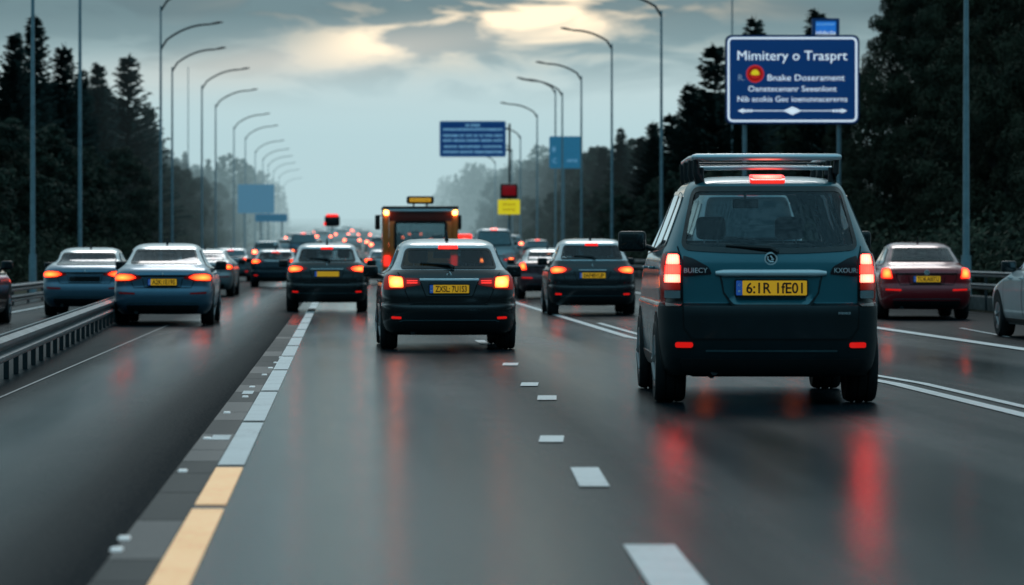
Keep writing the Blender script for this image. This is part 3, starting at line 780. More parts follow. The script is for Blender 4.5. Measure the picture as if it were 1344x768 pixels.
# ================================================================== SETTING
def sheet(name, x0, x1, ys, mat, lift=0., kind='structure'):
    vs = []; xs = x0 if hasattr(x0, '__call__') else (lambda y: x0); xe = x1 if hasattr(x1, '__call__') else (lambda y: x1)
    for y in ys: vs += [(xs(y), y, G(y) + lift), (xe(y), y, G(y) + lift)]
    n = len(ys); mb = MB(); mb.add(vs, [(2 * i, 2 * i + 1, 2 * i + 3, 2 * i + 2) for i in range(n - 1)], mat)
    o = mb.build(name, smooth=False); tag(o, kind=kind); return o
YS = [-40, -20, 0, 10, 20, 40, 60, 80, 100, 120, 140, 160, 170] + [175 + 5 * i for i in range(8)] + [220 + 20 * i for i in range(70)]
sheet('ground', -600, 600, YS + [2600], M_GRASS, -.05)
sheet('road', -9.6, 9.05, YS, M_ROAD, 0)
sheet('hard_shoulder', 9.05, 13.6, YS, M_ROADL, 0.0)
sheet('left_lane_surface', -3.2, -1.012, [y for y in YS if y < 400], M_ROADL, .004)

def marks(name, rects, mat, lift=.008):
    """painted marks: list of (x at y0, x at y1, half width, y0, y1)"""
    mb = MB()
    for xa, xb, hw, y0, y1 in rects:
        k = max(1, int((y1 - y0) / 12)) if y1 > 165 else 1
        vs = []
        for i in range(k + 1):
            t = i / k; x = xa + (xb - xa) * t; y = y0 + (y1 - y0) * t
            vs += [(x - hw, y, G(y) + lift), (x + hw, y, G(y) + lift)]
        mb.add(vs, [(2 * i, 2 * i + 1, 2 * i + 3, 2 * i + 2) for i in range(k)], mat)
    o = mb.build(name, smooth=False); tag(o, kind='structure'); return o
LX = -.69
blocks = [(17.85, 20.9), (21.15, 26.3), (26.6, 32.0), (32.3, 37.7), (38.0, 42.6), (42.9, 47.3), (47.6, 51.8)]
y = 52.2
while y < 330: blocks.append((y, y + 4.7)); y += 5.05
marks('lane_marking', [(LX, LX, .082, a, b) for a, b in blocks[1:]], M_WHITE, .005)
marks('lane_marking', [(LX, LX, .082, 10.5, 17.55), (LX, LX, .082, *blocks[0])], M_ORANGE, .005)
# dark joint blocks beside the line
rnd = random.Random(4)
dk, gr = [], []; y = 11.
while y < 60:
    ln_ = rnd.uniform(.9, 2.2); (dk if rnd.random() < .6 else gr).append((-.893, -.893, .115, y, y + ln_)); y += ln_ + .03
marks('joint_strip', dk, M_ROADD, .004); marks('joint_strip', gr, M_ROADB, .004)
marks('lane_marking', [(-.86, -.86, .065, 23.9, 24.5), (-.88, -.88, .05, 31.5, 32.2)], M_WHITE, .007)
# short dashes of the middle line; it drifts right with distance
dash = []
for ya, yb in ((745 + 40, 717), (640, 615), (581.5, 573), (526, 520), (507.5, 503), (480.5, 477)):
    da, db = FPX * CAM_H / (ya - VY), FPX * CAM_H / (yb - VY)
    cx = {717: 866, 615: 774, 573: 724, 520: 718, 503: 695, 477: 670}[yb]; dm = FPX * CAM_H / ((ya + yb) / 2 - VY)
    xm = gx(cx, FPX * CAM_H / (((ya if yb != 717 else 763) + yb) / 2 - VY))
    hw = {717: .115, 615: .085, 573: .085, 520: .085, 503: .085, 477: .09}[yb]
    dash.append((xm - .03, xm + .03, hw, da, db))
y = 48.
while y < 300:
    dash.append((2.0, 2.0, .07, y, y + 2.2)); y += 6.5
marks('lane_marking', dash, M_WHITE)
def dbl(y): return 5.62 if y < 34 else (5.62 - (y - 34) / 18 * 1.1 if y < 52 else 4.5)
seg = [8, 34, 40, 46, 52, 62, 80, 110, 150, 200, 260, 320]
marks('edge_marking', [(dbl(a) - .16, dbl(b) - .16, .075, a, b) for a, b in zip(seg, seg[1:])], M_WHITE)
marks('edge_marking', [(dbl(a) + .13, dbl(b) + .13, .055, a, b) for a, b in zip(seg[:6], seg[1:6])], M_WHITE)
marks('edge_marking', [(9.05, 9.05, .12, a, b) for a, b in zip(seg, seg[1:])], M_WHITE, .012)
marks('edge_marking', [(-3.07, -3.07, .014, 8, 60)], marking('faded_road_paint', (.30, .32, .33)), .010)
marks('edge_marking', [(10.1, 10.45, .03, 52, 58)], M_WHITE, .010)
marks('edge_marking', [(-7.0, -7.0, .06, 50, 160)], M_WHITE, .010)

# reflective road studs
st = None
for px, py in ((153, 724), (163, 709), (240, 620), (272, 577), (298, 543), (322, 522), (331, 509), (347, 493), (355, 484), (362, 477), (369, 470)):
    d = FPX * CAM_H / (py - VY); x = gx(px, d)
    if st is None:
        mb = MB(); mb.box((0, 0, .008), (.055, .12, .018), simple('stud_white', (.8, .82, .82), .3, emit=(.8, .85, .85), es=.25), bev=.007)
        st = mb.build('road_stud'); o = st
    else: o = st.copy(); col.objects.link(o)
    o.location = (x, d, 0)
    tag(o, 'small white reflective stud set in the road beside the dark joint strip', 'road stud', 'reflective studs along the left lane line')

# hill far off
def hill(name, cx, cy, w, dpt, h, seed):
    r = random.Random(seed); nx, ny = 60, 14; vs = []
    ph = [r.uniform(0, 6) for _ in range(6)]
    for j in range(ny):
        for i in range(nx):
            u = i / (nx - 1) * 2 - 1; v = j / (ny - 1) * 2 - 1
            e = max(0., 1 - u * u) ** 1.1 * max(0., 1 - v * v) ** .7
            z = h * e * (1 + .12 * math.sin(5 * u + ph[0]) + .07 * math.sin(13 * u + ph[1] + 2 * v) + .03 * math.sin(41 * u + ph[2]))
            vs.append((cx + u * w / 2, cy + v * dpt / 2, G(cy + v * dpt / 2) - 1 + z))
    mb = MB(); mb.add(vs, [(j * nx + i, j * nx + i + 1, (j + 1) * nx + i + 1, (j + 1) * nx + i) for j in range(ny - 1) for i in range(nx - 1)], M_HILL)
    o = mb.build(name); tag(o, kind='structure'); return o
hill('hill', 62, 900, 100, 260, 19, 2)
hill('hill', 150, 1000, 180, 300, 30, 3)
hill('hill', -110, 1000, 150, 300, 17, 5)

# ------------------------------------------------------------------ guard rails
def guard_rail(name, label, path, ztop, beams, post_step, post_h, side, post_w=.10, postm=None, group=None):
    """path(y) -> x ; W section beams at the given heights, each post a part"""
    y0, y1, fx = path
    t = thing(name, label, 'guard rail', (fx(y0), y0, G(y0)), 0, group); ox, oy, oz = fx(y0), y0, G(y0)
    ys = np.linspace(y0, y1, max(2, int((y1 - y0) / 3)))
    prof = [(.0, .0), (.012, .01), (.01, .03), (.085, .06), (.085, .09), (.0, .125), (.0, .165), (.085, .195), (.085, .235), (.01, .27), (.012, .29), (.0, .30)]
    for zb, sc in beams:
        mb = MB(); vs = []
        for y in ys:
            for a, b in prof: vs.append((fx(y) + side * a * sc - ox, y - oy, G(y) + zb + b * sc - oz))
        n = len(prof); fs = [(i * n + j, i * n + j + 1, (i + 1) * n + j + 1, (i + 1) * n + j) for i in range(len(ys) - 1) for j in range(n - 1)]
        fs += [(i * n, (i + 1) * n, (i + 1) * n + n - 1, i * n + n - 1) for i in range(len(ys) - 1)]
        mb.add(vs, fs, M_RAIL); mb.build('beam', t)
    y = y0 + .4; first = None
    while y < y1 - .2:
        if first is None:
            mb = MB(); mb.box((0, 0, post_h / 2), (post_w * .55, post_w * .5, post_h), postm or M_POST, bev=.008)
            p = mb.build('post', t); first = p
        else:
            p = first.copy(); col.objects.link(p); setparent(p, t)
        p.location = (fx(y) - ox - side * .03, y - oy, G(y) - oz); y += post_step
    return t
guard_rail('guard_rail', 'grey steel guard rail on dark posts in the left foreground beside the lane', (22., 70., lambda y: -3.36 - .026 * (y - 32)), .47, [(.19, 1.0)], 1.45, .38, 1)
guard_rail('guard_rail', 'far guard rail with two beams behind the two left cars', (50., 200., lambda y: -7.9), .6, [(.33, .62), (.08, .55)], 4., .5, 1)
guard_rail('guard_rail', 'two-beam guard rail behind the maroon car at the right edge', (60., 260., lambda y: 14.0), .9, [(.74, .42), (.47, .42)], 2.4, .85, -1)
# low concrete plinth below the right rail
mb = MB(); mb.box((14.25, 160, .14), (.25, 200, .32), simple('plinth_concrete', (.08, .085, .085), .8, noise=.4), bev=.03)
tag(mb.build('concrete_kerb'), 'low weathered concrete kerb wall under the right guard rail', 'kerb wall')

# ------------------------------------------------------------------ lamp posts
def lamp_post(label, X, d, h, arm, rise, side, group=None, second=None, r0=.088, headless=False):
    t = thing('street_lamp', label, 'street lamp', (X, d, G(d)), 0, group)
    p = MB(); p.tube([(0, 0, 0), (0, 0, h * .5), (0, 0, h)], [r0, r0 * .8, r0 * .55], M_POLE, 10)
    p.tube([(0, 0, 0), (0, 0, 1.2)], [r0 * 1.45, r0 * 1.35], M_POLE, 10); p.build('pole', t)
    def one(z, a, rs):
        am = MB(); pts = []
        for i in range(9):
            u = i / 8; pts.append((side * a * u, 0, z + rs * (1 - (1 - u) ** 2.1)))
        pts[0] = (0, 0, z - .25)
        am.tube(pts, [.055] * 9, M_POLED, 8); o = am.build('arm', t)
        hd = MB(); x0 = side * a; z0 = z + rs
        hd.tube([(x0 - side * .05, 0, z0), (x0 + side * .12, 0, z0 + .03), (x0 + side * .45, 0, z0 + .10), (x0 + side * .68, 0, z0 + .12)], [.05, .10, .13, .05], M_POLED, 10, flat=.55); hd.build('lamp_head', o)
    if not headless: one(h, arm, rise)
    if second: one(second, arm, rise)
    return t
for i, (px, d, top) in enumerate(((43, 107, -90), (105, 127, -60), (211, 178, 8), (226, 205, 88), (265, 231, 112), (283, 262, 137), (307, 306, 166), (322, 336, 180), (335, 379, 198), (345, 412, 208), (352, 448, 216), (359, 490, 224), (366, 540, 232), (373, 610, 242))):
    lab = ('tall grey lamp post nearest on the left, close to the left edge of the photo', 'second lamp post from the left edge, its head above the frame', 'left lamp post carrying two arms one above the other',
           'left lamp post just right of the two-armed one', 'fifth lamp post from the left edge, in front of the low dark trees', 'sixth lamp post from the left edge, hazier than its neighbours')
    X = gx(px, d); h = gz(top, d) - G(d)
    lamp_post(lab[i] if i < 6 else 'thin hazy lamp post in the receding row on the left', X, d, h, 2.55, 1.05, 1, 'lamp posts along the left side', second=(h - 2.0 if i == 2 else None))
for i, (px, d, top) in enumerate(((1268, 80, -80), (868, 156, 14), (803, 185, 58), (763, 208, 100), (738, 226, 121), (729, 244, 118), (705, 256, 150), (683, 282, 178), (672, 300, 196), (650, 345, 212))):
    lab = ('thick lamp post at the right edge in front of the dark trees', 'tall lamp post rising between the black hatchback and the van', 'lamp post with its whole arm visible, left of the tall conifers', 'faint lamp post at the right edge of the small blue sign')
    X = gx(px, d); h = gz(top, d) - G(d)
    lamp_post(lab[i] if i < 4 else 'thin hazy lamp post in the receding row on the right', X, d, h, 2.1, .75, -1, 'lamp posts along the right side')
for px, d, top, lab in ((961, 170, -40, 'thin bare mast above the left end of the big blue sign'), (247, 300, 88, 'faint thin mast behind the left lamp posts')):
    mb = MB(); mb.tube([(0, 0, 0), (0, 0, gz(top, d) - G(d))], [.05, .035], M_POLE, 8); o = mb.build('mast'); o.location = (gx(px, d), d, G(d)); tag(o, lab, 'mast')

# ------------------------------------------------------------------ road signs
def rrect(mb, x0, x1, z0, z1, y0, y1, mat, r=.05):
    pts = rpoly([(x0, z0), (x1, z0), (x1, z1), (x0, z1)], r, 6); n = len(pts)
    mb.add([(a, y0, b) for a, b in pts] + [(a, y1, b) for a, b in pts], [tuple(range(n)), tuple(range(2 * n - 1, n - 1, -1))] + [(i, (i + 1) % n, n + (i + 1) % n, n + i) for i in range(n)], mat)
def rframe(mb, x0, x1, z0, z1, w, y, mat, r=.12):
    a = rpoly([(x0, z0), (x1, z0), (x1, z1), (x0, z1)], r, 8); b = inset(a, w); n = len(a)
    mb.add([(p, y, q) for p, q in a] + [(p, y, q) for p, q in b], [(i, (i + 1) % n, n + (i + 1) % n, n + i) for i in range(n)], mat)
D = 116.
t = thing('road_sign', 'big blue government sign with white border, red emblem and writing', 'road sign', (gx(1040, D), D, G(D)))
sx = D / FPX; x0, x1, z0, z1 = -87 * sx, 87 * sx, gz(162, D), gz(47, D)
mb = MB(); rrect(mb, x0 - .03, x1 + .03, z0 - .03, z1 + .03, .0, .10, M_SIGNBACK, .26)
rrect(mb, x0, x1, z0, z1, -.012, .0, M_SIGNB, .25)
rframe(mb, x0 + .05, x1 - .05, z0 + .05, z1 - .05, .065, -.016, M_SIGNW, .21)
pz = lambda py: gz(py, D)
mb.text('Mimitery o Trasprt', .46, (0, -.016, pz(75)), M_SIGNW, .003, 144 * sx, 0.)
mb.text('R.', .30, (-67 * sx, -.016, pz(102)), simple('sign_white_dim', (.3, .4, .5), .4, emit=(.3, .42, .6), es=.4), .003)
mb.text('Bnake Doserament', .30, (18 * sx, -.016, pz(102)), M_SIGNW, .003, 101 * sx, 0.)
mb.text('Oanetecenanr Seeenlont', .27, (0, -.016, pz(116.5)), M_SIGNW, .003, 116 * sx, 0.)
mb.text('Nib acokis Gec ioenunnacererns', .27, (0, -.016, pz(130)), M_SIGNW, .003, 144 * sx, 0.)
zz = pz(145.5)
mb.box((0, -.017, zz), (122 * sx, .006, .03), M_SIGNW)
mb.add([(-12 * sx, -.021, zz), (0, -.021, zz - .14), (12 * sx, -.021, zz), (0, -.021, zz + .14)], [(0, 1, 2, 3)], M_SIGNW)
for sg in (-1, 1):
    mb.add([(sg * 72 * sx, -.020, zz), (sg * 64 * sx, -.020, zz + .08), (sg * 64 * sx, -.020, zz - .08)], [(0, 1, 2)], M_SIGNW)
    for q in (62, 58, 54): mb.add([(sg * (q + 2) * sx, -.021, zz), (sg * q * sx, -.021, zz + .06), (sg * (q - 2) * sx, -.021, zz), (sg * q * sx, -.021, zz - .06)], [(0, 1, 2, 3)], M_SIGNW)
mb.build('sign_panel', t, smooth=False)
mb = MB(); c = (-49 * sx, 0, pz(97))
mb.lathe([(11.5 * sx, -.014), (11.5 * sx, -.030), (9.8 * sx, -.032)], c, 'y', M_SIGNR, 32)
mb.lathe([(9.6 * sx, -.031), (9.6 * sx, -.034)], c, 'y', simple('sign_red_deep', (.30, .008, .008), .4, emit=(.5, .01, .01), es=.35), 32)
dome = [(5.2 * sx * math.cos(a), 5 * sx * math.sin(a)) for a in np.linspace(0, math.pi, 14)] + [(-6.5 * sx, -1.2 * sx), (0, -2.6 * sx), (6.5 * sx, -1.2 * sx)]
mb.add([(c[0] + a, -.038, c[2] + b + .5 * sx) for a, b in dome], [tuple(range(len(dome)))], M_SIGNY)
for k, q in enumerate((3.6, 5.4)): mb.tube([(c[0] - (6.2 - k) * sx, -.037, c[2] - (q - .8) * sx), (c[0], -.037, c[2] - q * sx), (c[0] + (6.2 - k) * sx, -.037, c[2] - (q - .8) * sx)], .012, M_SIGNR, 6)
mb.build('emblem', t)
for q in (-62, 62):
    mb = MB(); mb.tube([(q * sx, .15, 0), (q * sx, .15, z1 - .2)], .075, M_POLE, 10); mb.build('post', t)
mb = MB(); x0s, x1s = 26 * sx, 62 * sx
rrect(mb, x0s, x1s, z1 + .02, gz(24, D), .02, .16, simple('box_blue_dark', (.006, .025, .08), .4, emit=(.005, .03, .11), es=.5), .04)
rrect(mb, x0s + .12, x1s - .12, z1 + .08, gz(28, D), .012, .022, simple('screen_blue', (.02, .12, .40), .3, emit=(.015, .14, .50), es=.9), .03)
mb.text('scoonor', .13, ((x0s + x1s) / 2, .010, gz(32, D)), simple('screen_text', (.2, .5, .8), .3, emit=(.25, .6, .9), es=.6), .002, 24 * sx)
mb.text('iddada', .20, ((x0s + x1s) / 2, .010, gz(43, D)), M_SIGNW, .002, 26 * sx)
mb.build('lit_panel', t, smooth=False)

def board(label, px0, px1, py0, py1, d, matb, posts, lines=(), border=True, cant=None, small=()):
    cx = (px0 + px1) / 2; t = thing('road_sign', label, 'road sign', (gx(cx, d), d, G(d))); s = d / FPX
    x0, x1 = (px0 - cx) * s, (px1 - cx) * s; z0, z1 = gz(py1, d) - G(d), gz(py0, d) - G(d)
    mb = MB(); rrect(mb, x0, x1, z0, z1, 0, .10, matb, .12)
    if border: rframe(mb, x0 + .04, x1 - .04, z0 + .04, z1 - .04, .035, -.006, M_SIGNW if border == 'w' else simple('sign_edge_blue', (.05, .2, .4), .4, emit=(.05, .22, .45), es=.4), .09)
    dim = simple('sign_print', (.2, .42, .62), .4, emit=(.20, .45, .66), es=.5)
    for (py, tx, wd, sz) in lines: mb.text(tx, sz, (0, -.010, gz(py, d) - G(d)), dim, .003, wd * s, .01)
    for (px, py, tx, sz) in small: mb.text(tx, sz, ((px - cx) * s, -.010, gz(py, d) - G(d)), dim, .003)
    mb.build('sign_panel', t, smooth=False)
    for q in posts:
        p = MB(); p.tube([((q - cx) * s, .2, 0), ((q - cx) * s, .2, z1 - .15)], .07, M_POLED if cant else M_POLE, 10); p.build('post', t)
    if cant:
        p = MB(); p.tube([((posts[0] - cx) * s, .2, z1 - .45), (x0 + .3, .2, z1 - .45)], .06, M_POLED, 8); p.tube([((posts[0] - cx) * s, .2, z0 + .45), (x0 + .3, .2, z0 + .45)], .06, M_POLED, 8); p.build('bracket_arm', t)
    return t
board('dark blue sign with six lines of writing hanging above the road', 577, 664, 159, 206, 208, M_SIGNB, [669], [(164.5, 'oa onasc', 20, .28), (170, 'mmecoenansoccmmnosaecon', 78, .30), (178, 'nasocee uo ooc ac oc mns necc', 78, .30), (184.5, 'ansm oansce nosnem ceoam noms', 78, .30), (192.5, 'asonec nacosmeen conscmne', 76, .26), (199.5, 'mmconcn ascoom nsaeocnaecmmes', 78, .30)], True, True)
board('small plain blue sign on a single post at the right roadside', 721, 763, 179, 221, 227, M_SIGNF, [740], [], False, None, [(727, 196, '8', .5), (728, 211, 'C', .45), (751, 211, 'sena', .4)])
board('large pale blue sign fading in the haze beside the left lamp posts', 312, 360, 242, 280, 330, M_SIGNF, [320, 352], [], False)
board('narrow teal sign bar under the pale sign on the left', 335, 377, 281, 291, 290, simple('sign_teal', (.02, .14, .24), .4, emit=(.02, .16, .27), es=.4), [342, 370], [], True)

# signal with a yellow notice, and the dark signal above the jam
d = 190.; t = thing('traffic_signal', 'red signal box above a yellow notice board at the roadside', 'traffic signal', (gx(668, d), d, G(d))); s = d / FPX
mb = MB(); mb.tube([(0, .15, 0), (0, .15, gz(243, d) - G(d))], .05, M_POLE, 8); mb.build('pole', t)
mb = MB(); mb.box((0, 0, gz(251, d) - G(d)), (23 * s, .25, 20 * s), M_BLACK, bev=.10); mb.box((0, -.13, gz(250, d) - G(d)), (18 * s, .03, 13 * s), simple('signal_lens_dim', (.10, .006, .008), .3, emit=(.5, .01, .02), es=.22), bev=.012); mb.build('signal_head', t)
mb = MB(); rrect(mb, -14.5 * s, 14.5 * s, gz(281.5, d) - G(d), gz(262, d) - G(d), -.04, .04, M_SIGNY, .06)
mr = simple('notice_print', (.6, .25, .02), .4); mb.text('ohocrt', .26, (0, -.046, gz(268, d) - G(d)), mr, .002, 17 * s); mb.text('ocorat', .26, (0, -.046, gz(275, d) - G(d)), mr, .002, 17 * s); mb.build('notice_board', t, smooth=False)
d = 205.; t = thing('traffic_signal', 'dark rounded signal box with a glowing red rim above the distant jam', 'traffic signal', (gx(436, d), d, G(d))); s = d / FPX
mb = MB(); mb.tube([(0, .15, 0), (0, .15, gz(290, d) - G(d))], .028, M_POLE, 8); mb.build('pole', t)
mb = MB(); mb.box((0, 0, gz(290, d) - G(d)), (20 * s, .3, 15 * s), M_BLACK, bev=.16); mb.build('signal_head', t)
mb = MB(); mb.box((0, -.01, gz(283.0, d) - G(d)), (16 * s, .30, 4 * s), M_BRK, .35, bev=.08); mb.box((-9.8 * s, -.01, gz(294, d) - G(d)), (2.5 * s, .28, 5 * s), M_BRK, .35, bev=.05); mb.build('red_rim', t)

# ------------------------------------------------------------------ trees
def conifer(h, seed, spread=.23, dense=1.):
    r = random.Random(seed); tk = MB(); tk.tube([(0, 0, -.2), (0, 0, h * .5), (0, 0, h * .98)], [.2, .11, .015], M_BARK, 7)
    cr = MB(); V = []; F = []
    z = h * .05
    while z < h * .995:
        f = z / h; n = int((11 if f < .75 else 7) * dense)
        Lb = ((1 - f) ** .85 * spread * h + .10) * (1. if f > .2 else .75 + f)
        ph = r.uniform(0, 6.3)
        for i in range(n):
            a = ph + 2 * math.pi * i / n + r.uniform(-.35, .35); l = Lb * r.uniform(.62, 1.18)
            zz = z + r.uniform(-.15, .15); dr = r.uniform(-.30, .02) + (f * .5); up = r.uniform(.15, .4)
            ca, sa = math.cos(a), math.sin(a); k = max(3, int(l / .17))
            for j in range(k + 1):
                u = (j + r.random() * .6) / k; rr = l * u
                pz_ = zz + rr * dr + up * l * u * u * .6
                p = (ca * rr, sa * rr, pz_)
                for sd in (-1, 1, 0):
                    da = a + sd * r.uniform(.5, 1.0); ll = r.uniform(.22, .46) * (1.1 - .45 * u) * (1 if sd else 1.15)
                    dzv = r.uniform(-.30, .22); w = r.uniform(.03, .06)
                    e = (p[0] + math.cos(da) * ll, p[1] + math.sin(da) * ll, p[2] + dzv * ll)
                    ox, oy = -math.sin(da) * w, math.cos(da) * w; o = len(V)
                    V += [(p[0] + ox, p[1] + oy, p[2] + .05), (p[0] - ox, p[1] - oy, p[2] - .07), e]; F.append((o, o + 1, o + 2))
        z += r.uniform(.22, .36) * (1 if f < .8 else .7)
    for i in range(14):
        a = r.uniform(0, 6.3); o = len(V); V += [(.03, 0, h * .985), (-.03, 0, h * .97), (.16 * math.cos(a), .16 * math.sin(a), h + r.uniform(0, .35))]; F.append((o, o + 1, o + 2))
    cr.add(V, F, M_SPRUCE)
    return tk, cr
def broadleaf(h, rad, seed, nclump=70, nleaf=200, size=.13, mat=None, z0=.06, wd=.28, hang=0.):
    r = random.Random(seed); tk = MB(); tk.tube([(0, 0, -.2), (.1, 0, h * .35), (.05, .1, h * .75)], [.26, .18, .05], M_BARK, 8)
    for i in range(9):
        a = r.uniform(0, 6.3); zb = h * r.uniform(.2, .6); l = rad * r.uniform(.5, .9)
        tk.tube([(.08, 0, zb), (.5 * l * math.cos(a), .5 * l * math.sin(a), zb + .1 * h), (l * math.cos(a), l * math.sin(a), zb + .2 * h)], [.08, .05, .015], M_BARK, 6)
    V = []; F = []
    for c in range(nclump):
        u = r.random(); f = z0 + (1 - z0) * u
        env = rad * (math.sin(math.pi * min(1, (f * .86 + .10))) ** .6) * (1 - .25 * f)
        a = r.uniform(0, 6.3); q = env * (r.random() ** .35)
        cx, cy, cz = q * math.cos(a), q * math.sin(a), h * f; cr_ = r.uniform(.35, .85) * (.55 + .45 * (1 - f) ** .5) * rad / 2.4
        for i in range(nleaf):
            d3 = Vector((r.gauss(0, 1), r.gauss(0, 1), r.gauss(0, .85))).normalized() * cr_ * (r.random() ** .28)
            p = Vector((cx, cy, cz)) + d3
            if p.z < .1: continue
            n = (d3.normalized() + Vector((r.gauss(0, .5), r.gauss(0, .5), r.gauss(0, .4) + .2))).normalized()
            t = n.cross(Vector((r.gauss(0, 1), r.gauss(0, 1), r.gauss(0, 1)))).normalized(); b = n.cross(t); sz = size * r.uniform(.6, 1.4); o = len(V)
            V += [p - t * sz * .5, p + b * sz * wd, p + t * sz * .6 - Vector((0, 0, sz * hang)), p - b * sz * wd]; F.append((o, o + 1, o + 2, o + 3))
    cr = MB(); cr.add(V, F, mat or M_LEAF)
    return tk, cr
def proto(pair):
    tk, cr = pair; a = tk.build('trunk'); b = cr.build('crown', smooth=False); ma, mb_ = a.data, b.data
    bpy.data.objects.remove(a); bpy.data.objects.remove(b); return ma, mb_
SPR = [proto(conifer(13., 11, .20)), proto(conifer(12., 12, .24)), proto(conifer(13., 13, .17)), proto(conifer(11., 14, .26, .9))]
BRD = [proto(broadleaf(9., 2.3, 21, 90, 190, .15)), proto(broadleaf(8., 2.0, 22, 80, 180, .15)), proto(broadleaf(7., 1.9, 23, 70, 180, .14))]
BIG = [proto(broadleaf(13., 2.5, 31, 170, 330, .17, M_LEAF2, .01, .13, .5)), proto(broadleaf(12.5, 2.2, 32, 160, 330, .16, M_LEAF2, .01, .13, .5))]
def tree(name, pr, H0, X, d, h, label, group, seed, fat=1.):
    t = thing(name, label, 'tree', (X, d, G(d) - .05), random.Random(seed).uniform(0, 6.3), group); k = h / H0
    t.scale = (k * fat, k * fat, k)
    for nm, me in zip(('trunk', 'crown'), pr):
        o = bpy.data.objects.new(nm, me); col.objects.link(o); setparent(o, t)
    return t
HS = [13., 12., 13., 11.]; HB = [9., 8., 7.]; HG = [13., 12.5]
rnd = random.Random(77)
# named conifers whose tips stand against the sky on the left
for i, (px, top, d, sp, lab) in enumerate(((20, 44, 166, 0, 'dark spruce at the left edge, just left of the tallest one'), (46, 22, 178, 2, 'tallest dark spruce near the left edge of the photo'), (84, 60, 197, 1, 'dark spruce just left of the second lamp post'),
        (108, 92, 206, 2, 'low spruce top right behind the second lamp post'), (129, 84, 222, 0, 'pointed spruce halfway between the two near left lamp posts'), (168, 74, 226, 3, 'broad spruce with feathery side branches left of the two-armed lamp post'), (196, 140, 252, 1, 'shorter spruce behind the two-armed lamp post'))):
    tree('spruce_tree', SPR[sp], HS[sp], gx(px, d), d, gz(top, d) - G(d), lab, 'spruces on the left', i, 1.05 if sp != 3 else 1.15)
# second and third rows on the left
GL = 'trees of the left roadside wood'; GR = 'trees of the right roadside wood'
d = 120.
i = 0
while d < 400:
    X = -16.5 - rnd.uniform(0, 3); px = VX + X * FPX / d
    lim = np.interp(px, [-200, 0, 60, 100, 150, 200, 225, 250, 290, 330, 370, 400], [60, 80, 92, 115, 115, 165, 205, 220, 245, 265, 282, 292]) + rnd.uniform(-4, 22)
    k = rnd.randrange(4); h = gz(lim, d) - G(d)
    if h > 3: tree('spruce_tree', SPR[k], HS[k], X, d, h, 'dark spruce in the dense wood left of the road', GL, 100 + i, 1.4)
    if h > 3 and 150 < d < 330: tree('spruce_tree', SPR[(k + 1) % 4], HS[(k + 1) % 4], X - rnd.uniform(2.5, 5), d + 2, h * rnd.uniform(.85, 1.02), 'dark spruce deep in the wood left of the road', GL, 1100 + i, 1.35)
    d += rnd.uniform(3.6, 6.); i += 1
d = 118.
while d < 420:
    X = -13.2 - rnd.uniform(0, 1.8); px = VX + X * FPX / d
    lim = np.interp(px, [-150, 0, 60, 120, 165, 200, 230, 260, 300, 340, 380], [120, 150, 170, 195, 200, 215, 222, 235, 255, 270, 285]) + rnd.uniform(-6, 26)
    k = rnd.randrange(3); h = gz(lim, d) - G(d)
    if h > 2: tree('leafy_tree', BRD[k], HB[k], X, d, h, 'rounded leafy tree at the front of the wood left of the road', GL, 300 + i, 1.3)
    d += rnd.uniform(3.6, 5.6); i += 1
# right side: big dark leafy trees, then conifers
for i, (px, d, top, k) in enumerate(((1420, 92, -140, 0), (1370, 99, -120, 1), (1330, 104, -150, 0), (1272, 112, -90, 1), (1222, 124, -40, 0), (1385, 106, -150, 1), (1300, 116, -160, 0), (1225, 126, -120, 1), (1178, 140, -10, 0), (1128, 146, 90, 1), (1345, 128, -170, 1), (1270, 140, -160, 0), (1070, 158, 110, 0), (1030, 158, 130, 1))):
    tree('leafy_tree', BIG[k], HG[k], gx(px, d), d, gz(top, d) - G(d), 'tall dark leafy tree in the wood at the right edge', GR, 500 + i, 1.12)
for i, (px, top, d, sp, lab) in enumerate(((990, 24, 162, 2, 'slim spruce rising just above the big blue sign'), (1072, 14, 158, 0, 'spruce behind the small lit panel on the big blue sign'), (1030, 60, 166, 1, 'spruce mostly hidden behind the big blue sign'), (938, 60, 174, 3, 'broad conifer with raised branches left of the big blue sign'),
        (905, 110, 186, 1, 'conifer between the tall lamp post and the big blue sign'), (880, 150, 200, 3, 'low conifer right of the tall lamp post'), (857, 160, 208, 1, 'small conifer left of the tall lamp post'), (815, 168, 232, 2, 'pointed conifer tip by the lamp post with the whole arm'))):
    tree('spruce_tree', SPR[sp], HS[sp], gx(px, d), d, gz(top, d) - G(d), lab, 'spruces on the right', 600 + i, 1.2 if sp == 3 else 1.05)
d = 150.; i = 0
while d < 430:
    X = 18.8 + rnd.uniform(0, 3); px = VX + X * FPX / d
    lim = np.interp(px, [600, 650, 700, 750, 800, 850, 880, 930, 990, 1100], [262, 240, 212, 206, 192, 178, 165, 120, 100, 70]) + rnd.uniform(-4, 22)
    h = gz(lim, d) - G(d)
    if rnd.random() < .6:
        k = rnd.randrange(4); tree('spruce_tree', SPR[k], HS[k], X, d, h, 'dark conifer in the hazy wood right of the road', GR, 700 + i, 1.2)
    else:
        k = rnd.randrange(3); tree('leafy_tree', BRD[k], HB[k], X, d, h, 'leafy tree in the hazy wood right of the road', GR, 700 + i, 1.1)
    d += rnd.uniform(3.8, 6.5); i += 1
d = 100.
